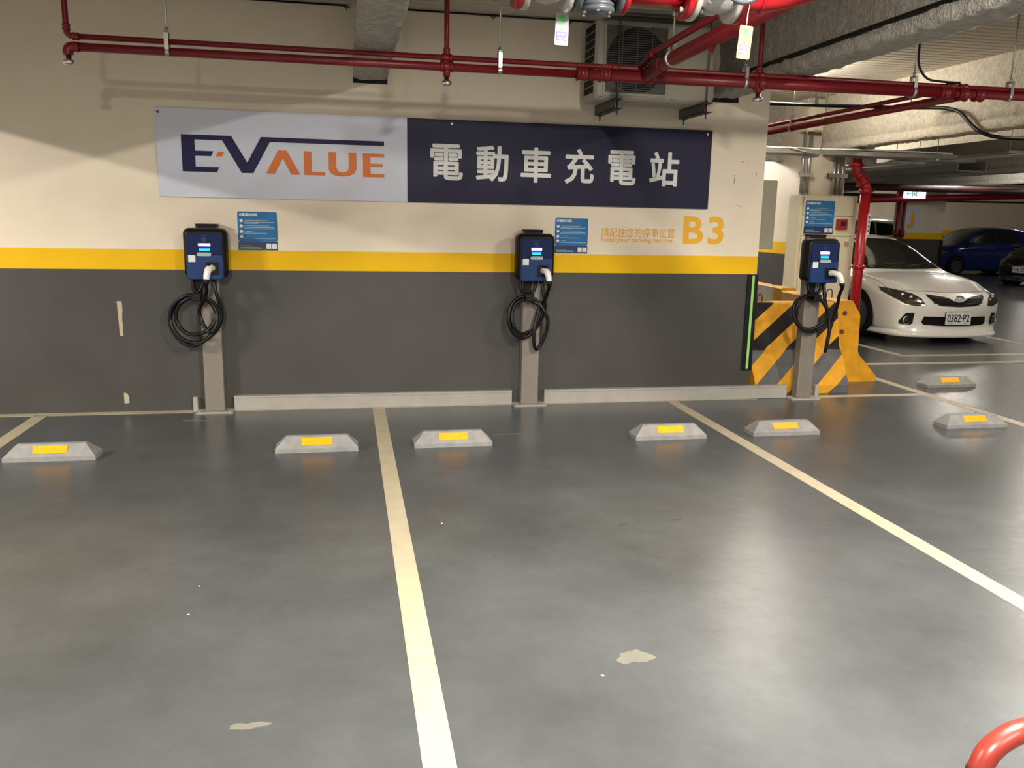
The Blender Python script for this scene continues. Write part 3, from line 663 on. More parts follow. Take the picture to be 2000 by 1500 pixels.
def gate_valve(x0, x1, label, wheel_y):
    xm = (x0+x1)/2
    v = empty('gate_valve', (xm, FY, FZ), label, 'valve', 'silver gate valves')
    mb = MB(); mb.bar((x0, FY, FZ), (x1, FY, FZ), .066, 24); mb.sphere((xm, FY, FZ), .09, (.75, 1, 1), 24, 16); mb.build('body', 'silver', v)
    flange(v, x0+.012, .115, .024, 'silver'); flange(v, x1-.012, .115, .024, 'silver')
    mb = MB(); mb.lathe([(.088, .06), (.088, .085), (.080, .09), (.080, .105), (.055, .12), (.035, .16), (.02, .17)], (xm, FY, FZ), (0, -1, -.15), 28); mb.build('bonnet', 'silver', v)
    d = Vector((0, -1, -.15)).normalized(); c = Vector((xm, FY, FZ))
    for k in range(4):
        a = PI/4+k*PI/2; q = c+d*.09+Vector((math.cos(a)*.07, 0, math.sin(a)*.07)); mb = MB(); mb.tube([q, q+d*.02], .009, 6); mb.build('bolt', 'chrome', v)
    mb = MB(); mb.tube([c+d*.16, c+d*(wheel_y+.02)], .009, 10); mb.build('stem', 'chrome', v)
    return v, c+d*wheel_y, d
def handwheel(par, c, d, R=.085):
    p = Vector((1, 0, 0)); q = d.cross(p).normalized()
    mb = MB(); mb.tube([c+(p*math.cos(2*PI*k/32)+q*math.sin(2*PI*k/32))*R for k in range(33)], .010, 10, caps=False)
    o = mb.build('handwheel', 'castgrey', par)
    mb = MB()
    for k in range(3):
        a = PI/2+k*2*PI/3; mb.tube([c, c+(p*math.cos(a)+q*math.sin(a))*R], .007, 8)
    mb.lathe([(.018, -.012), (.018, .012)], c, d, 12); mb.build('spokes', 'redb', o)
v1, wc, wd = gate_valve(.436, .625, 'left silver gate valve at the top edge, above the white tag', .20)
v2, wc2, wd2 = gate_valve(1.108, 1.30, 'right silver gate valve with a black handwheel, left of the yellow tag', .20)
handwheel(v1, wc+Vector((0, 0, .10)), wd); handwheel(v2, wc2+Vector((.045, 0, .035)), wd2)
cv = empty('check_valve', (.73, FY, FZ), 'dark grey check valve at the top edge between the white tag and red pipe', 'valve')
mb = MB(); mb.bar((.64, FY, FZ), (.825, FY, FZ), .072, 24); mb.sphere((.735, FY, FZ), .092, (.9, 1, 1), 24, 16); mb.build('body', 'castgrey', cv)
flange(cv, .652, .112, .022, 'castgrey'); flange(cv, .815, .112, .022, 'castgrey')
mb = MB(); mb.lathe([(.062, .04), (.062, .075), (.068, .078), (.068, .088), (.063, .09), (.063, .093), (.068, .095), (.068, .108), (.05, .112), (.04, .125)], (.735, FY, FZ), (0, 0, -1), 28); mb.build('bottom_cap', 'castgrey', cv)
for k in range(6):
    a = k*PI/3+.3; mb = MB(); mb.lathe([(.008, .106), (.008, .116)], (.735+.055*math.cos(a), FY+.055*math.sin(a), FZ), (0, 0, -1), 6); mb.build('bolt', 'chrome', cv)
for x in (.672, .795):
    for k in range(5):
        a = PI+k*PI/4; mb = MB(); mb.lathe([(.012, -.012), (.012, .012), (.006, .016)], (x, FY+.088*math.cos(a), FZ+.088*math.sin(a)), (1 if x < .73 else -1, 0, 0), 8); mb.build('bolt', 'chrome', cv)
el = empty('elbow_pipe', (1.4, FY, FZ), 'bright red pipe bending away at the top edge right of the handwheel', 'pipe')
mb = MB(); mb.tube(cr([(1.30, FY, FZ), (1.42, FY, FZ+.004), (1.52, FY-.03, FZ+.02), (1.585, FY-.12, FZ+.035), (1.60, FY-.30, FZ+.045), (1.61, FY-.9, FZ+.06)], 6), .068, 24); mb.build('run', 'redb', el)
flange(el, 1.312, .115, .024, 'redb')
mb = MB(); mb.lathe([(.069, 0), (.073, .004), (.073, .012), (.069, .016)], (1.40, FY, FZ+.003), (1, 0, 0), 24); mb.build('weld_ring', 'redb', el)

def valve_tag(x, y, z, m, label, tilt):
    t = empty('valve_tag', (x, y, z-.06), label, 'tag')
    def rot(mb):
        for i, v in enumerate(mb.v):
            dx, dz = v[0]-x, v[2]-z; mb.v[i] = (x+dx*math.cos(tilt)-dz*math.sin(tilt), v[1], z+dx*math.sin(tilt)+dz*math.cos(tilt))
        return mb
    mb = MB(); mb.prism(rrect(x-.027, x+.027, z-.12, z, .005), 'xz', y-.001, y+.001); rot(mb).build('card', m, t)
    mb = MB(); text(mb, '開', x-.013, x+.011, z-.036, z-.011, y-.001, .03, .0006); text(mb, 'OPEN', x-.015, x+.014, z-.047, z-.039, y-.001, .02, .0006); rot(mb).build('green_lettering', 'green', t)
    mb = MB(); mb.box(x-.021, x+.020, y-.002, y-.001, z-.102, z-.070); rot(mb).build('name_plate', 'indigo', t)
    mb = MB(); text(mb, '閥門吊卡', x-.018, x+.017, z-.086, z-.073, y-.002, .03, .0006); text(mb, 'VALVE TAG', x-.018, x+.017, z-.100, z-.089, y-.002, .03, .0006); rot(mb).build('white_lettering', 'tagw', t)
    mb = MB(); mb.lathe([(.002, 0), (.002, .001)], (x-.001, y-.001, z-.062), (0, -1, 0), 8); rot(mb).build('rivet', 'rust', t)
    mb = MB(); mb.tube(cr([(x-.001, y-.002, z-.006), (x-.003, y-.004, z+.03), (x+.004, y-.003, z+.07), (x+.006, y-.0, z+.10)], 4), .0009, 5); mb.tube(cr([(x-.001, y+.002, z-.006), (x+.004, y+.004, z+.03), (x+.006, y+.003, z+.07), (x+.006, y, z+.10)], 4), .0009, 5); mb.build('string', 'steel', t)
valve_tag(.615, -3.335, 2.322, 'tagw', 'white valve tag hanging under the left silver valve', -.03)
valve_tag(1.275, -3.58, 2.265, 'tagy', 'yellow valve tag hanging under the black handwheel', -.07)

# ================================================================== BARRIERS
def stripe_cut(mb_by, front_pts, x0, x1, stripes): pass
def barrier_stripes():
    t = empty('barrier', (3.85, .36, 0), 'black and yellow striped concrete barrier behind the rightmost charger', 'barrier', 'concrete barriers')
    x0, x1 = 3.37, 4.30
    prof = [(.60, 0), (.12, 0), (.12, .07), (.135, .10), (.285, .345), (.335, .40), (.425, .785), (.44, .80), (.60, .80)]
    bm = bmesh.new()
    f0 = [bm.verts.new((x0, y, z)) for y, z in prof]; f1 = [bm.verts.new((x1, y, z)) for y, z in prof]; n = len(prof)
    bm.faces.new(f0); bm.faces.new(f1[::-1])
    for i in range(n): bm.faces.new((f0[i], f1[i], f1[(i+1) % n], f0[(i+1) % n]))
    # cut along stripe edges and the horizontal paint break
    nrm = Vector((-.80, 0, 1)).normalized()
    w = .128
    k = -3
    offs = []
    for k in range(-12, 12): offs.append(k*w)
    base = Vector((3.50, 0, .02))
    for o in offs:
        bmesh.ops.bisect_plane(bm, geom=bm.verts[:]+bm.edges[:]+bm.faces[:], plane_co=base+nrm*o, plane_no=nrm)
    bmesh.ops.bisect_plane(bm, geom=bm.verts[:]+bm.edges[:]+bm.faces[:], plane_co=(0, 0, .375), plane_no=(0, 0, 1))
    bm.normal_update()
    mb = MB()
    bm.verts.index_update(); vs = [v.co.copy() for v in bm.verts]; mb.v = [tuple(v) for v in vs]
    for f in bm.faces:
        c = f.calc_center_median(); m = 0
        if f.normal.y < -.1 and c.z > .0:
            kk = math.floor((c-base).dot(nrm)/w)
            if kk % 2 == 0: m = 1 if c.z > .375 else 2
        elif c.z > .78: m = 3
        mb.f.append([v.index for v in f.verts]); mb.m.append(m); mb.sm.append(False)
    bm.free()
    mb.build('body', ['byel', 'bblk', 'bgry', 'bpale'], t)
    mb = MB(); mb.tube(cr([(3.53, .52, .795), (3.53, .52, .845), (3.545, .52, .87), (3.56, .52, .87), (3.575, .52, .845), (3.575, .52, .795)], 4), .006, 8); mb.build('lifting_loop', 'rust', t)
    return t
barrier_stripes()
def barrier_y(xl, y0, y1, h, label, front, top, side, loops, wear=None):
    t = empty('barrier', (xl+.22, (y0+y1)/2, 0), label, 'barrier', 'concrete barriers')
    prof = [(0, 0), (.49, 0), (.49, .05), (.48, .065), (.275, .27), (.26, .31), (.250, .66), (.238, .68), (.165, h-.015), (.15, h), (.012, h), (0, h-.012)]
    ny = 8; rows = []
    for i in range(ny+1):
        y = y0+(y1-y0)*i/ny
        rows.append([(xl+a+noise.noise((y*5, a*9, b*9))*.004, y, b+(noise.noise((y*3, a*5, 7))*.008 if b > h-.03 else 0)) for a, b in prof])
    mb = MB(); n = len(prof)
    for i in range(ny):
        for j in range(n):
            a, b = j, (j+1) % n
            m = 2
            if prof[a][1] > h-.02 and prof[b][1] > h-.02: m = 1
            elif j == n-1: m = 3 if (i == (wear if wear is not None else 99)) else 2
            else: m = 0
            mb.mat(m).add([rows[i][a], rows[i][b], rows[i+1][b], rows[i+1][a]], [(0, 1, 2, 3)], False)
    mb.mat(0).add(rows[0], [list(range(n))[::-1]], False); mb.mat(0).add(rows[-1], [list(range(n))], False)
    mb.build('body', [front, top, side, 'byel'], t)
    for lx, ly in loops:
        mb = MB(); mb.tube(cr([(lx-.03, ly, h-.01), (lx-.03, ly, h+.055), (lx-.015, ly, h+.08), (lx+.015, ly, h+.08), (lx+.03, ly, h+.055), (lx+.03, ly, h-.01)], 4), .0065, 8); mb.build('lifting_loop', 'rust', t)
    return t
bY = barrier_y(4.42, .605, 1.70, .80, 'yellow barrier with its flared end facing the front, right of the striped one', 'byel', 'bpale', 'bpale', [(4.53, .95)])
for hx, hz in ((4.50, .68), (4.485, .50)):
    mb = MB(); mb.lathe([(.024, 0), (.024, .003)], (hx, .605, hz), (0, -1, 0), 16); mb.build('bolt_hole', 'rust', bY)
barrier_y(4.44, 1.74, 3.20, .83, 'worn pale barrier with two loops, farthest back behind the rightmost charger', 'byel', 'bpale', 'bcon', [(4.54, 2.55), (4.54, 2.05)], wear=0)

# corner guard at the wall end
cg = empty('corner_guard', (3.20, -.01, .25), 'black corner guard with lime strip on the wall end', 'corner guard')
mb = MB(); mb.bbox(3.150, 3.248, -.014, 0, .25, 1.085, .004, 1); mb.box(3.235, 3.248, 0, .09, .25, 1.085); mb.build('rubber_strip', 'rubber', cg)
mb = MB(); mb.box(3.190, 3.212, -.0165, -.014, .265, 1.08); mb.build('reflective_strip', 'lime', cg)
mb = MB(); mb.bbox(2.95, 3.475, .205, .36, 1.295, 1.89, .004, 1); tag(mb.build('panel_box', 'tan'), 'tan metal box fixed behind the end of the wall', 'box')

# ================================================================== CABINET AND PILLAR FITTINGS
cb = empty('electrical_cabinet', (5.7, 3.15, 0), 'tall cream electrical cabinet in front of the pillar', 'cabinet')
mb = MB(); mb.box(5.30, 6.08, 3.02, 3.295, 0, 1.87); mb.build('case', 'cab', cb)
mb = MB(); mb.bbox(5.335, 6.03, 3.0, 3.02, .1, 1.36, .004, 1); mb.build('door', 'cab', cb)
mb = MB(); mb.bbox(5.335, 6.03, 3.0, 3.02, 1.375, 1.61, .004, 1); mb.build('door', 'cab', cb)
mb = MB(); mb.bbox(5.335, 6.03, 3.0, 3.02, 1.625, 1.85, .004, 1); mb.build('door', 'cab', cb)
mb = MB(); mb.bbox(5.935, 6.0, 2.988, 3.0, 1.25, 1.31, .004, 1); mb.build('lock', 'tan', cb)
cp = empty('call_point', (5.86, 2.98, 1.45), 'small red alarm box on the cream cabinet', 'alarm')
mb = MB(); mb.bbox(5.795, 5.935, 2.955, 2.999, 1.455, 1.585, .006, 2); mb.build('box', 'redb', cp)
mb = MB(); mb.box(5.84, 5.91, 2.95, 2.955, 1.50, 1.555); mb.build('window', 'dark', cp)
ub = empty('junction_box', (5.62, 3.2, 2.63), 'cream junction box high on the pillar behind the red pipes', 'box')
mb = MB(); mb.bbox(5.36, 5.92, 3.12, 3.3, 2.64, 2.98, .005, 1); mb.build('case', 'cab', ub)
mb = MB(); mb.bbox(5.45, 5.90, 3.105, 3.12, 2.655, 2.965, .004, 1); mb.build('door', 'cab', ub)
for i, (x, zt, lb) in enumerate(((5.42, 2.64, 'leftmost steel conduit rising from the cabinet to the junction box'), (5.50, 2.64, 'second steel conduit from the left above the cabinet'),
                          (5.86, 2.36, 'third steel conduit from the left above the cabinet'), (5.92, 2.36, 'fourth steel conduit from the left above the cabinet'), (5.98, 2.36, 'rightmost steel conduit above the cabinet, beside the red pipe'))):
    t = empty('conduit', (x, 3.24, 1.87), lb, 'conduit', 'steel conduits above the cabinet')
    mb = MB(); mb.bar((x, 3.25, 1.87), (x, 3.25, zt), .021, 12); mb.build('run', 'steel', t)
    mb = MB(); mb.lathe([(.026, 0), (.026, .03)], (x, 3.25, 1.871), (0, 0, 1), 12); mb.build('connector', 'steel', t)
for x0, x1, lb in ((5.36, 5.55, 'left strut clamp holding conduits on the pillar'), (5.76, 6.03, 'right strut clamp holding conduits on the pillar')):
    mb = MB(); mb.box(x0, x1, 3.205, 3.229, 2.10, 2.15); mb.box(x0, x0+.05, 3.20, 3.3, 2.10, 2.15)
    tag(mb.build('strut_clamp', 'steel'), lb, 'bracket', 'conduit clamps')
rp = empty('riser_pipe', (6.05, 2.9, 0), 'red standpipe with offset bends right of the cream cabinet', 'pipe')
mb = MB(); mb.tube([(6.09, 2.88, 0), (6.09, 2.88, 1.93)], .062, 18); mb.build('lower_run', 'redb', rp)
mb = MB(); mb.tube(cr([(6.09, 2.88, 1.90), (6.085, 2.88, 1.96), (6.05, 2.88, 2.03), (5.97, 2.88, 2.12), (5.935, 2.88, 2.18), (5.93, 2.88, 2.24)], 5), .062, 18); mb.build('bends', 'redb', rp)
mb = MB(); mb.tube([(5.93, 2.88, 2.23), (5.93, 2.88, 2.42), (5.93, 2.95, 2.62)], .058, 18); mb.build('upper_run', 'red', rp)
for p, a in (((6.09, 2.88, 1.93), (0, 0, 1)), ((6.035, 2.88, 2.045), (-.6, 0, .8)), ((5.965, 2.88, 2.125), (-.6, 0, .8)), ((5.93, 2.88, 2.24), (0, 0, 1)), ((6.09, 2.88, 1.0), (0, 0, 1))):
    mb = MB(); mb.lathe([(.062, -.03), (.072, -.028), (.072, .028), (.062, .03)], p, a, 18)
    ax = Vector(a).normalized(); sd = ax.cross(Vector((0, 1, 0)))
    for s in (-1, 1):
        c = Vector(p)+sd*s*.08; mb.tube([c-Vector((0, .03, 0)), c+Vector((0, .03, 0))], .013, 8)
    mb.build('clamp', 'redb', rp)
mb = MB(); mb.box(6.11, 6.145, 2.808, 2.822, 1.40, 1.66)
lb_ = mb.build('label_strip', 'paper', rp)
mb = MB()
for k in range(4): mb.box(6.118, 6.137, 2.8065, 2.808, 1.43+k*.055, 1.465+k*.055)
mb.build('label_marks', 'dsteel', lb_)
mb = MB(); mb.tube([(6.09, 3.28, 0), (6.09, 3.28, 1.6)], .012, 8); mb.v = [(v[0]+.03, v[1]+.1, v[2]) for v in mb.v]

# cable trays
def tray(x0, x1, y0, y1, z, h, along, label):
    t = empty('cable_tray', ((x0+x1)/2, (y0+y1)/2, z), label, 'cable tray')
    mb = MB()
    mb.box(x0, x1, y0, y1, z, z+.004)
    if along == 'x': mb.box(x0, x1, y0, y0+.004, z, z+h); mb.box(x0, x1, y1-.004, y1, z, z+h)
    else: mb.box(x0, x0+.004, y0, y1, z, z+h); mb.box(x1-.004, x1, y0, y1, z, z+h)
    mb.build('channel', 'tray', t)
    return t
t = tray(3.0, 6.9, 2.35, 2.62, 2.30, .055, 'x', 'grey cable tray with bundled cables crossing in front of the pillar')
for k, (yy, m, r, ph) in enumerate(((2.40, 'white', .012, 0), (2.44, 'black', .018, 1), (2.49, 'black', .02, 2), (2.54, 'black', .018, 3), (2.42, 'black', .015, 4))):
    mb = MB(); mb.tube(cr([(3.0+i*.43, yy+.015*math.sin(i*1.7+ph), 2.352+.020*(k == 0)+.006*math.sin(i*1.1+ph)) for i in range(10)], 4), r, 8); mb.build('cable', m, t)
for x in (4.35, 5.1, 6.6):
    mb = MB(); mb.bar((x, 2.32, 2.275), (x, 2.32, 3.05), .005, 6); mb.bar((x, 2.65, 2.275), (x, 2.65, 3.05), .005, 6); mb.box(x-.02, x+.02, 2.30, 2.67, 2.277, 2.30); mb.build('trapeze', 'steel', t)
mb = MB(); mb.tube([(5.05, 2.3, 2.285), (4.2, 1.4, 2.275)], .014, 4)
mb.build('strut', 'steel', t)
t = tray(7.0, 7.35, 1.4, 14, 2.36, .14, 'y', 'upper grey cable tray running back above the white sedan')
for y in (1.6, 3.6):
    mb = MB(); mb.box(6.95, 7.4, y, y+.04, 2.335, 2.36); mb.bar((6.97, y+.02, 2.34), (6.97, y+.02, 3.05), .006, 6); mb.build('trapeze', 'steel', t)
tray(7.55, 8.0, 3.4, 16, 2.36, .16, 'y', 'middle grey cable tray running back above the white sedan')
tray(9.0, 9.5, 5.0, 20, 2.36, .16, 'y', 'rear grey cable tray running back above the white sedan')

# far red pipes
def far_pipe(a, b, r, m, label):
    mb = MB(); mb.tube([a, b], r, 14); return tag(mb.build('fire_pipe', m), label, 'pipe')
far_pipe((7.0, 9.0, 2.265), (14.5, 9.0, 2.265), .07, 'maroon', 'thick dark red pipe far back above the white sedan')
far_pipe((14.5, 12.0, 2.66), (22.0, 12.0, 2.66), .11, 'maroon', 'long dark red pipe above the J pillar')
far_pipe((11.0, 13.6, 2.06), (24.0, 13.6, 2.62), .085, 'redb', 'bright red pipe right of the exit sign')
far_pipe((10.5, 17.0, 2.40), (19.0, 17.0, 2.40), .05, 'maroon', 'dark red pipe behind the J pillar')
far_pipe((16.0, 18.0, 2.28), (28.0, 18.0, 2.36), .03, 'maroon', 'thin red pipe above the blue car')
for x, lb in ((14.36, 'left red vertical pipe beside the J pillar'), (14.53, 'right red vertical pipe touching the J pillar')):
    t = empty('riser_pipe', (x, 13.9, 0), lb, 'pipe', 'vertical pipes beside the J pillar')
    mb = MB(); mb.bar((x, 13.9, 0), (x, 13.9, 2.45), .045, 12); mb.build('run', 'red', t)
    mb = MB(); mb.lathe([(.07, -.1), (.07, .1)], (x, 13.9, 1.30), (0, 0, 1), 12); mb.build('coupling', 'red', t)
# far dark duct
mb = MB(); mb.box(11.5, 24, 14.3-.9, 14.3-.5, 2.62, 2.9); 
ex = empty('exit_sign', (14.370, 13.3, 2.22), 'lit white exit sign with green arrow above the J pillar', 'exit sign')
mb = MB(); mb.bbox(14.020, 14.640, 13.24, 13.30, 2.205, 2.44, .008, 2); mb.build('light_box', 'exitw', ex)
mb = MB(); mb.box(14.090, 14.210, 13.235, 13.24, 2.315, 2.335); mb.prism([(14.065, 2.325), (14.120, 2.37), (14.120, 2.28)], 'xz', 13.235, 13.24); mb.build('arrow', 'exitg', ex)
mb = MB(); mb.box(14.235, 14.260, 13.235, 13.24, 2.255, 2.395); mb.box(14.350, 14.375, 13.235, 13.24, 2.255, 2.395)
mb.prism(circ(14.310, 2.378, .016, 10), 'xz', 13.235, 13.24); mb.prism([(14.285, 2.355), (14.320, 2.355), (14.325, 2.31), (14.345, 2.26), (14.328, 2.256), (14.308, 2.30), (14.288, 2.258), (14.270, 2.264), (14.292, 2.315)], 'xz', 13.235, 13.24); mb.build('running_figure', 'exitg', ex)
for x in (14.170, 14.490):
    mb = MB(); mb.bar((x, 13.27, 2.44), (x, 13.27, 3.05), .012, 8); mb.build('hanger_rod', 'dsteel', ex)
mb = MB(); mb.box(15.30, 15.42, 11.875, 11.892, 2.51, 2.70); tag(mb.build('pipe_label', 'tagw'), 'small pale label on the far dark pipe at the right edge', 'label')

# ================================================================== CARS
CAR_SEDAN = [  # y, W, zs, xs, x8, z8, zt
 (0.0, .77, .63, .71, .44, .665, .68), (.15, .82, .67, .75, .49, .715, .735), (.35, .855, .72, .785, .52, .765, .785), (.7, .875, .775, .80, .55, .815, .838),
 (1.05, .885, .82, .80, .59, .86, .882), (1.25, .885, .845, .80, .64, .885, .91), (1.6, .885, .87, .79, .635, 1.05, 1.09), (1.98, .885, .885, .785, .61, 1.235, 1.28),
 (2.30, .885, .89, .785, .595, 1.32, 1.362), (2.75, .885, .90, .785, .585, 1.35, 1.392), (3.25, .885, .91, .785, .575, 1.315, 1.36), (3.65, .88, .92, .78, .58, 1.19, 1.23),
 (4.05, .87, .925, .775, .585, .985, 1.025), (4.35, .85, .91, .755, .565, .95, .98), (4.58, .805, .85, .705, .525, .88, .90)]
CAR_HATCH = [
 (0.0, .70, .66, .66, .42, .70, .72), (.15, .76, .72, .71, .46, .78, .80), (.4, .81, .80, .75, .50, .86, .89), (.75, .84, .88, .76, .56, .94, .97),
 (1.0, .845, .92, .76, .60, 1.02, 1.06), (1.35, .845, .94, .755, .60, 1.22, 1.26), (1.7, .845, .95, .75, .585, 1.39, 1.43), (2.1, .845, .96, .75, .575, 1.46, 1.50),
 (2.6, .845, .97, .75, .57, 1.46, 1.505), (3.1, .84, .98, .75, .565, 1.43, 1.47), (3.5, .83, 1.0, .74, .55, 1.33, 1.37), (3.75, .81, .98, .72, .53, 1.12, 1.18), (3.88, .77, .92, .69, .50, .98, 1.0)]
CAR_SUV = [(y*1.0, W*1.02, zs*1.14, xs*1.02, x8*1.04, z8*1.14, zt*1.145) for (y, W, zs, xs, x8, z8, zt) in CAR_HATCH]
def lerp_tab(tab, z):
    for (a, va), (b, vb) in zip(tab, tab[1:]):
        if z <= b: return va+(vb-va)*max(0, min(1, (z-a)/(b-a)))
    return tab[-1][1]
NOSE = [(.08, .06), (.11, .0), (.16, .01), (.20, .07), (.30, .075), (.42, .045), (.52, .04), (.60, .075), (.68, .15), (.78, .24)]
def car_surface(tab, zb=.14, nose=NOSE, curve=.30):
    """Body shell in local axes: nose at y=0 pointing to -y, z up."""
    L = tab[-1][0]
    def sec(row):
        y, W, zs, xs, x8, z8, zt = row
        h = [(0, zb), (.55*W, zb), (.90*W, zb+.005), (.965*W, zb+.05), (.985*W, zb+.14), (W, zb+.30), (W*.998, (zb+.30)*.5+zs*.5), (W*.5+xs*.5+.03, zs-.045), (xs, zs),
             (xs*.72+x8*.28, zs*.72+z8*.28+.004), (xs*.36+x8*.64+.008, zs*.36+z8*.64+.006), (x8, z8), (x8*.66, zt-(zt-z8)*.30), (x8*.3, zt-(zt-z8)*.06), (0, zt)]
        return h
    rows = []
    # resample stations smoothly
    def cat(i, t):
        p = [tab[max(0, min(len(tab)-1, i+k))] for k in (-1, 0, 1, 2)]
        return [.5*((2*b)+(c-a)*t+(2*a-5*b+4*c-d)*t*t+(3*b-a-3*c+d)*t**3) for a, b, c, d in zip(*p)]
    st = []
    for i in range(len(tab)-1):
        for k in range(2): st.append(cat(i, k/2))
    st.append(list(tab[-1]))
    def warp(x, y, z):
        f = max(0, 1-y/.9); f = f*f*(3-2*f)
        g = max(0, (y-(L-.8))/.8); g = g*g
        d = (lerp_tab(nose, z) + curve*abs(x/.88)**2.6)*f
        d -= (.14*abs(x/.88)**2.4 + .10*max(0, .45-z) + .05*max(0, z-.75))*g
        return (x, y+d, z)
    S_ = [sec(r) for r in st]; n = len(S_[0])
    full = [[(a, b) for a, b in s]+[(-a, b) for a, b in s[-2:0:-1]] for s in S_]
    m = len(full[0]); V = []; F = []
    for r, s in zip(st, full):
        V += [warp(a, r[0], b) for a, b in s]
    for i in range(len(full)-1):
        for j in range(m): F.append((i*m+j, i*m+(j+1) % m, (i+1)*m+(j+1) % m, (i+1)*m+j))
    for end, s, y in ((0, full[0], st[0][0]), (len(full)-1, full[-1], st[-1][0])):
        prev = [end*m+j for j in range(m)]
        for sc in (.88, .7, .5, .3, .12):
            base = len(V); V += [warp(a*sc, y, .42+(b-.42)*sc) for a, b in s]
            cur = [base+j for j in range(m)]
            for j in range(m): F.append((prev[j], prev[(j+1) % m], cur[(j+1) % m], cur[j]))
            prev = cur
        F.append(prev)
    return V, F
def shell_mesh(V, F, cuts):
    me = bpy.data.meshes.new('car_shell'); me.from_pydata(V, [], F)
    bm = bmesh.new(); bm.from_mesh(me); bmesh.ops.recalc_face_normals(bm, faces=bm.faces); bm.to_mesh(me); bm.free()
    for p in me.polygons: p.use_smooth = True
    o = bpy.data.objects.new('car_shell', me); COL.objects.link(o)
    sb = o.modifiers.new('s', 'SUBSURF'); sb.levels = 1; sb.render_levels = 1
    dg = bpy.context.evaluated_depsgraph_get(); dg.update()
    sm = bpy.data.meshes.new_from_object(o.evaluated_get(dg))
    bv = BVHTree.FromPolygons([v.co.copy() for v in sm.vertices], [list(p.vertices) for p in sm.polygons])
    tmp = []
    for (x0, x1, yy, zz, r) in cuts:
        mb = MB(); mb.lathe([(r, x0), (r, x1)], (0, yy, zz), (1, 0, 0), 40, False); me2 = bpy.data.meshes.new('cut'); me2.from_pydata(mb.v, [], mb.f)
        b = bmesh.new(); b.from_mesh(me2); bmesh.ops.remove_doubles(b, verts=b.verts, dist=1e-6); bmesh.ops.recalc_face_normals(b, faces=b.faces); b.to_mesh(me2); b.free()
        c = bpy.data.objects.new('cut', me2); COL.objects.link(c); tmp.append(c)
        bo = o.modifiers.new('b', 'BOOLEAN'); bo.operation = 'DIFFERENCE'; bo.solver = 'EXACT'; bo.object = c
    dg = bpy.context.evaluated_depsgraph_get(); dg.update()
    fm = bpy.data.meshes.new_from_object(o.evaluated_get(dg))
    V2 = [tuple(v.co) for v in fm.vertices]; F2 = [list(p.vertices) for p in fm.polygons]
    for c in tmp+[o]: bpy.data.objects.remove(c)
    return V2, F2, bv
def patch(mb, bv, poly, axis, off=.004, res=.03, sgn=1):
    n = len(poly); pts = []
    for i in range(n):
        a = Vector(poly[i]); b = Vector(poly[(i+1) % n]); k = max(1, int((b-a).length/res))
        for j in range(k): pts.append(a+(b-a)*(j/k))
    nb = len(pts); us = [p.x for p in pts]; vs = [p.y for p in pts]
    def inside(u, v):
        c = False; j = nb-1
        for i in range(nb):
            if (pts[i].y > v) != (pts[j].y > v) and u < (pts[j].x-pts[i].x)*(v-pts[i].y)/(pts[j].y-pts[i].y)+pts[i].x: c = not c
            j = i
        return c
    u = min(us)+res*.5; grid = []
    while u < max(us):
        v = min(vs)+res*.5
        while v < max(vs):
            if inside(u, v) and min((Vector((u, v))-q).length for q in pts) > res*.4: grid.append(Vector((u, v)))
            v += res
        u += res
    r = delaunay_2d_cdt(pts+grid, [(i, (i+1) % nb) for i in range(nb)], [], 1, 1e-5)
    V = []; ok = []
    for p in r[0]:
        if axis == 'y': o = Vector((p.x, -4*sgn, p.y)); d = Vector((0, sgn, 0)); o.y = -4 if sgn > 0 else 9
        else: o = Vector((4*sgn, p.x, p.y)); d = Vector((-sgn, 0, 0))
        h = bv.ray_cast(o, d)
        if h[0] is None: V.append((0, 0, 0)); ok.append(False); continue
        nn = h[1]
        if nn.dot(d) > 0: nn = -nn
        V.append(tuple(h[0]+nn*off)); ok.append(True)
    def near(f): return all((Vector(V[f[i]])-Vector(V[f[i-1]])).length < .22 for i in range(len(f)))
    mb.add(V, [f for f in r[2] if all(ok[i] for i in f) and near(f)], True)
    return mb
def mirror_poly(p): return [(-a, b) for a, b in p]
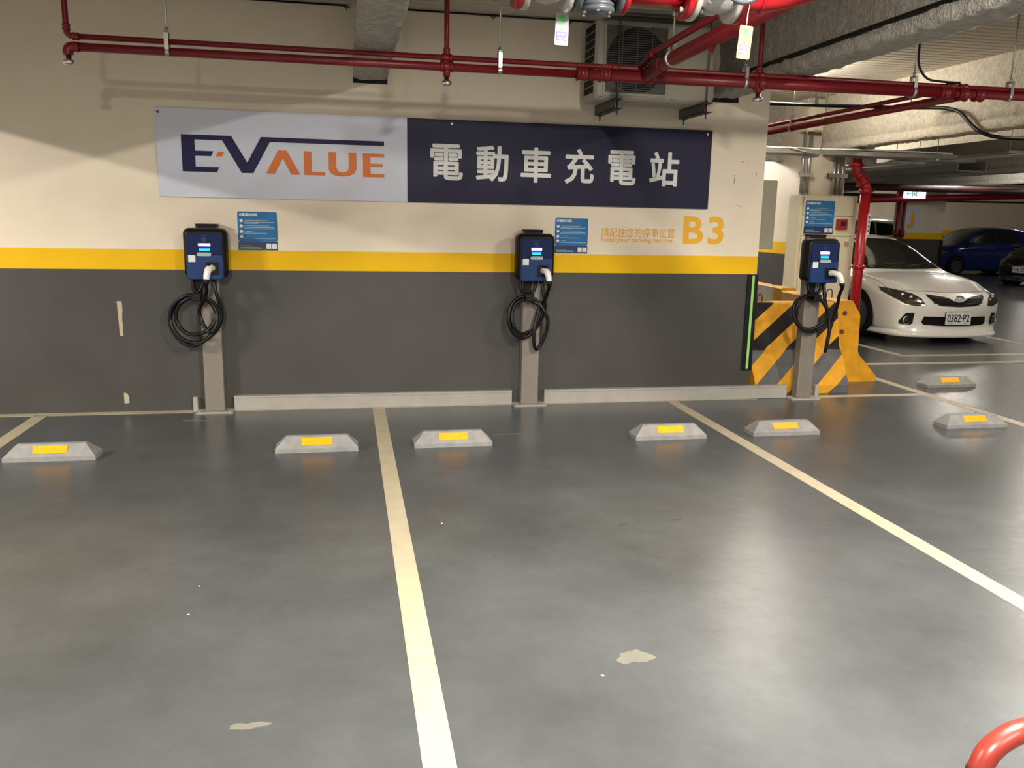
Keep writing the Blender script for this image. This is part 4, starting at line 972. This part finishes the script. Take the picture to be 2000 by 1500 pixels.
def car(name, loc, rz, tab, paint, label, axles, wr, windows, detail, group='parked cars', zb=.14):
    root = empty(name, (0, 0, 0), label, 'car', group)
    V, F = car_surface(tab, zb)
    cuts = [(s*.60 if s > 0 else -1.2, 1.2 if s > 0 else -.60, y, wr, wr+.035) for y in axles for s in (-1, 1)]
    V, F, bv = shell_mesh(V, F, cuts)
    mb = MB(); mb.add(V, F, True); body = mb.build('body', paint, root)
    me = body.data
    # flat shading only inside the wheel wells keeps the arches crisp
    for p in me.polygons:
        c = p.center
        if any(abs(math.hypot(c.y-y, c.z-wr)-(wr+.035)) < .012 for y in axles) and abs(p.normal.x) < .5: p.use_smooth = False
    for y in axles:
        for s in (-1, 1):
            mb = MB(); mb.lathe([(wr+.030, .60*s), (wr+.030, .50*s)], (0, y, wr), (1, 0, 0), 24); mb.build('wheel_well', 'dark', root)
            mb = MB(); W = .86*s
            mb.lathe([(wr*.62, (W-.02*s)), (wr*.70, W), (wr*.93, W), (wr, W-.03*s), (wr, W-.18*s), (wr*.9, W-.2*s), (wr*.5, W-.2*s)], (0, y, wr), (1, 0, 0), 32); wh = mb.build('wheel', 'tyre', root)
            mb = MB(); mb.lathe([(wr*.66, 0), (wr*.64, -.02), (wr*.60, -.05)], (W-.012*s, y, wr), (s, 0, 0), 28)
            for k in range(5):
                a = k*2*PI/5+.3; dx = Vector((0, math.cos(a), math.sin(a))); px = Vector((0, -math.sin(a), math.cos(a))); c = Vector((W-.03*s, y, wr))
                q = [c+px*.03, c-px*.03, c+dx*wr*.62-px*.02, c+dx*wr*.62+px*.02]; o2 = Vector((.022*s, 0, 0))
                mb.add(q+[v+o2 for v in q], [(0, 1, 2, 3), (4, 7, 6, 5), (0, 4, 5, 1), (1, 5, 6, 2), (2, 6, 7, 3), (3, 7, 4, 0)], False)
            mb.lathe([(.045, 0), (.03, .012)], (W-.012*s, y, wr), (s, 0, 0), 16); mb.build('rim', 'rim', wh)
    for nm, poly, ax, both, m in windows:
        for s in ((1, -1) if both else (1,)):
            mb = MB()
            patch(mb, bv, poly, ax, .004, .05, s); mb.build(nm, m, root)
    detail(root, bv)
    root.rotation_euler = (0, 0, rz); root.location = loc
    return root
def plate(root, bv, txt, w, h, z, y=None):
    if y is None: y = bv.ray_cast(Vector((0, -4, z)), Vector((0, 1, 0)))[0].y
    y -= .018
    mb = MB(); mb.prism(rrect(-w/2, w/2, z-h/2, z+h/2, .012), 'xz', y-.004, y+.012); pl = mb.build('number_plate', 'plate', root)
    mb = MB(); mb.prism(rrect(-w/2-.006, w/2+.006, z-h/2-.006, z+h/2+.006, .014), 'xz', y+.001, y+.010); mb.build('plate_frame', 'black', pl)
    mb = MB(); text(mb, txt, -w*.44, w*.44, z-h*.30, z+h*.32, y-.004, .02, .001); mb.build('plate_lettering', 'black', pl)
    for a in (-.3, .3):
        for b in (-.43, .43): mb = MB(); mb.box(a*w-.012, a*w+.012, y-.006, y-.004, z+b*h-.004, z+b*h+.004); mb.build('plate_bolt', 'dsteel', pl)
def sedan_detail(root, bv):
    HL = [(.45, .515), (.49, .60), (.57, .655), (.68, .695), (.795, .715), (.805, .67), (.765, .59), (.68, .53), (.56, .503)]
    for s in (1, -1):
        pl = HL if s > 0 else mirror_poly(HL)
        mb = MB(); patch(mb, bv, pl, 'y', .006, .02); hl = mb.build('headlight', 'lampd', root)
        for u, v, r in ((.53, .585, .024), (.60, .615, .028), (.67, .64, .026), (.74, .675, .014), (.62, .575, .012), (.69, .60, .010)):
            h = bv.ray_cast(Vector((u*s, -4, v)), Vector((0, 1, 0)))
            mb = MB(); mb.sphere(h[0], r, (1, .5, .8), 12, 8); mb.build('reflector_bowl', 'chrome', hl)
        FG = [(.565, .42), (.655, .415), (.72, .30), (.71, .265), (.60, .255), (.565, .275)]
        mb = MB(); patch(mb, bv, FG if s > 0 else mirror_poly(FG), 'y', .005, .02); fg = mb.build('fog_light', 'black', root)
        h = bv.ray_cast(Vector((.64*s, -4, .315)), Vector((0, 1, 0)))
        mb = MB(); mb.tube([h[0]+Vector((.050*math.cos(2*PI*k/20), -.014, .050*math.sin(2*PI*k/20))) for k in range(21)], .006, 8, False); mb.build('chrome_ring', 'chrome', fg)
        mb = MB(); mb.sphere(h[0]+Vector((0, -.004, 0)), .038, (1, .3, 1), 14, 8); mb.build('lens', 'lampd', fg)
        # wing mirror (the far one is folded out of sight)
        if s > 0:
            pass
        else:
            mb = MB(); mb.sphere((.95*s, 1.50, .93), .095, (1.0, .6, .65), 16, 10); mb.box(min(.80*s, .9*s), max(.80*s, .9*s), 1.47, 1.52, .89, .92); mb.build('wing_mirror', 'carw', root)
        mb = MB(); P = []
        for u in (.0, .25, .5, .75, 1): P.append(u)
        dh = [(2.35, .80), (2.52, .805)]
        mb = MB(); hh = bv.ray_cast(Vector((4*s, 2.35, .82)), Vector((-s, 0, 0)))[0]; mb.bbox(hh.x-.012, hh.x+.012, 2.27, 2.45, .805, .835, .006, 2); mb.build('door_handle', 'carw', root)
    GR = [(-.42, .655), (-.20, .625), (-.12, .60), (-.06, .565), (0, .553), (.06, .565), (.12, .60), (.20, .625), (.42, .655), (.415, .62), (.34, .545), (.24, .510), (0, .500), (-.24, .510), (-.34, .545), (-.415, .62)]
    mb = MB(); patch(mb, bv, GR, 'y', .005, .02); gr = mb.build('grille', 'black', root)
    mb = MB()
    for z in (.525, .548, .572, .60):
        for s in (1, -1):
            a = .07 if z < .56 else .15; b = .30 if z < .54 else .36
            if z < .545: a = .0
            mb.tube([bv.ray_cast(Vector((s*(a+(b-a)*k/6), -4, z)), Vector((0, 1, 0)))[0]+Vector((0, -.010, 0)) for k in range(7)], .004, 6)
    mb.build('grille_bars', 'rubber', gr)
    IN = [(-.45, .375), (.45, .375), (.47, .30), (.44, .265), (.2, .250), (-.2, .250), (-.44, .265), (-.47, .30)]
    mb = MB(); patch(mb, bv, IN, 'y', .005, .03); mb.build('lower_intake', 'black', root)
    h = bv.ray_cast(Vector((0, -4, .600)), Vector((0, 1, 0)))[0]; c = h+Vector((0, -.02, .0))
    mb = MB()
    def oval(cx, cz, rx, rz, r=.0065): mb.tube([c+Vector((cx+rx*math.cos(2*PI*k/28), 0, cz+rz*math.sin(2*PI*k/28))) for k in range(29)], r, 8, False)
    oval(0, 0, .062, .043); oval(0, .014, .046, .017, .005); oval(0, -.002, .018, .034, .005); mb.build('emblem', 'chrome', root)
    plate(root, bv, '0382·P2', .37, .165, .355, None)
    # bonnet shut line, wipers
    mb = MB(); pts = []
    for k in range(25):
        u = -.72+1.44*k/24; zz = .690+.0*abs(u)
        hh = bv.ray_cast(Vector((u, .16+.30*abs(u/.72)**2.2, 3)), Vector((0, 0, -1)))
        if hh[0] is not None: pts.append(hh[0]+Vector((0, 0, .001)))
    mb.tube(pts, .0035, 6); mb.build('bonnet_seam', 'dsteel', root)
    for s in (1, -1):
        mb = MB(); pts = []
        for k in range(14):
            y = .52+.80*k/13; x = s*(.73+.02*k/13)
            hh = bv.ray_cast(Vector((x, y, 3)), Vector((0, 0, -1)))
            if hh[0] is not None: pts.append(hh[0]+Vector((0, 0, .001)))
        mb.tube(pts, .003, 6); mb.build('bonnet_seam', 'dsteel', root)
    for x0, x1 in ((-.55, .05), (.0, .58)):
        mb = MB(); pts = []
        for k in range(10):
            x = x0+(x1-x0)*k/9; z = .935+.05*k/9
            hh = bv.ray_cast(Vector((x, -4, z)), Vector((0, 1, 0)))[0]; pts.append(hh+Vector((0, -.025, .012)))
        mb.tube(pts, .007, 6); mb.build('wiper', 'black', root)
    # front lip
    mb = MB(); rows = []
    for k in range(31):
        u = -.84+1.68*k/30
        hh = bv.ray_cast(Vector((u, -4, .20)), Vector((0, 1, 0)))[0]
        f = .035+.02*abs(u/.8)**3
        rows.append([(u, hh.y+.08, .175), (u, hh.y-.004, .185), (u, hh.y-f, .135), (u, hh.y-f+.004, .105), (u, hh.y+.08, .108)])
    mb.grid(rows, True); mb.build('front_lip', 'carw', root)
    # dark trim around the windscreen
WS = [(-.69, .925), (-.35, .915), (0, .912), (.35, .915), (.69, .925), (.62, 1.12), (.56, 1.285), (.3, 1.315), (0, 1.322), (-.3, 1.315), (-.56, 1.285), (-.62, 1.12)]
SW1 = [(1.62, .91), (2.50, .93), (2.50, 1.275), (2.25, 1.262), (1.98, 1.165)]
SW2 = [(2.55, .93), (3.35, .95), (3.46, .99), (3.2, 1.235), (2.55, 1.275)]
sedan_windows = [('windscreen', WS, 'y', False, 'glass'), ('side_window', SW1, 'x', True, 'glass'), ('side_window', SW2, 'x', True, 'glass')]
white = car('sedan', (7.54, 2.75, 0), 0, CAR_SEDAN, 'carw', 'white sedan facing the front with plate 0382', (.96, 3.56), .32, sedan_windows, sedan_detail)

HWS = [(-.60, 1.02), (0, 1.00), (.60, 1.02), (.54, 1.36), (.3, 1.415), (0, 1.425), (-.3, 1.415), (-.54, 1.36)]
HS1 = [(1.30, .985), (2.15, 1.0), (2.15, 1.40), (1.85, 1.39), (1.6, 1.29)]
HS2 = [(2.20, 1.0), (2.98, 1.03), (3.10, 1.10), (2.98, 1.33), (2.20, 1.40)]
def small_detail(col, txt=None, pz=.42):
    def d(root, bv):
        for s in (1, -1):
            HL = [(.44, .60), (.52, .68), (.66, .74), (.74, .76), (.74, .68), (.64, .61)]
            mb = MB(); patch(mb, bv, HL if s > 0 else mirror_poly(HL), 'y', .006, .03); mb.build('headlight', 'chrome', root)
            mb = MB(); mb.sphere((.90*s, 1.18, 1.03), .10, (1.0, .6, .7), 14, 8); mb.box(min(.75*s, .88*s), max(.75*s, .88*s), 1.15, 1.2, .99, 1.02); mb.build('wing_mirror', col, root)
            for y in (2.0, 2.85):
                hh = bv.ray_cast(Vector((4*s, y, .86)), Vector((-s, 0, 0)))[0]
                mb = MB(); mb.bbox(hh.x-.015, hh.x+.015, y-.09, y+.09, .845, .875, .006, 2); mb.build('door_handle', 'chrome', root)
        GR = [(-.36, .62), (.36, .62), (.30, .56), (-.30, .56)]
        mb = MB(); patch(mb, bv, GR, 'y', .005, .03); mb.build('grille', 'black', root)
        mb = MB(); patch(mb, bv, [(-.45, .36), (.45, .36), (.40, .26), (-.40, .26)], 'y', .005, .03); mb.build('lower_intake', 'black', root)
        if txt: plate(root, bv, txt, .38, .16, pz)
    return d
hatch_windows = [('windscreen', HWS, 'y', False, 'glassl'), ('side_window', HS1, 'x', True, 'glass'), ('side_window', HS2, 'x', True, 'glass')]
car('hatchback', (17.6, 17.3, 0), -PI/2, CAR_HATCH, 'carb', 'blue hatchback parked sideways behind the white sedan', (.78, 3.23), .29, hatch_windows, small_detail('carb'))
car('hatchback', (16.9, 12.3, 0), -1.30, CAR_HATCH, 'cark', 'black car at the right edge with a white plate', (.78, 3.23), .30, hatch_windows, small_detail('cark', 'AYE·1527', .44))
suv_windows = [(n, [(a, b*1.14) if ax == 'x' else (a*1.03, b*1.14) for a, b in p], ax, bo, 'glass') for n, p, ax, bo, m in hatch_windows]
car('suv', (15.35, 20.2, 0), -PI/2, CAR_SUV, 'carw', 'white tall car far back between the red pipes, behind the sedan roof', (.80, 3.2), .33, suv_windows, small_detail('carw'), zb=.2)

# ================================================================== RED HOOP AT LOWER RIGHT
hp = empty('hoop_guard', (1.25, -5.2, 0), 'bent red tube in the lower right corner', 'guard rail')
mb = MB(); mb.tube(cr([(1.030, -5.42, .425), (1.032, -5.42, .445), (1.048, -5.42, .478), (1.082, -5.42, .503), (1.125, -5.42, .516), (1.25, -5.415, .525), (1.55, -5.41, .525), (1.66, -5.40, .50), (1.70, -5.40, .43), (1.71, -5.40, 0)], 6), .024, 16); mb.build('tube', 'hoop', hp)
mb = MB(); mb.tube([(1.030, -5.42, 0), (1.030, -5.42, .436)], .0265, 16); mb.build('sleeve', 'rubber', hp)

# ================================================================== LAMPS
for i, (x, y, z, k_) in enumerate(LAMPS):
    t = empty('tube_lamp', (x, y, z), 'bare fluorescent tube lamp under the ceiling, out of frame', 'lamp', 'ceiling tube lamps')
    mb = MB(); mb.box(x-.03, x+.03, y-.62, y+.62, z+.045, z+.085); mb.bar((x, y-.4, z+.08), (x, y-.4, 3.05), .006, 6); mb.bar((x, y+.4, z+.08), (x, y+.4, 3.05), .006, 6)
    for s in (-1, 1): mb.box(x-.015, x+.015, y+s*.605-.012, y+s*.605+.012, z-.02, z+.05)
    mb.build('housing', 'house', t)
    if k_ < 0:
        ld = bpy.data.lights.new('lamp_light', 'AREA'); ld.shape = 'RECTANGLE'; ld.size = .10; ld.size_y = 1.18; ld.energy = -k_*DOWN_WATTS; ld.color = (1.0, .94, .84)
        lo = bpy.data.objects.new('lamp_light', ld); COL.objects.link(lo); lo.parent = t; lo.location = (0, 0, 0)
        continue
    mb = MB(); mb.bar((x, y-.59, z), (x, y+.59, z), .017, 12); mb.build('tube', 'tube%.2f' % k_, t)
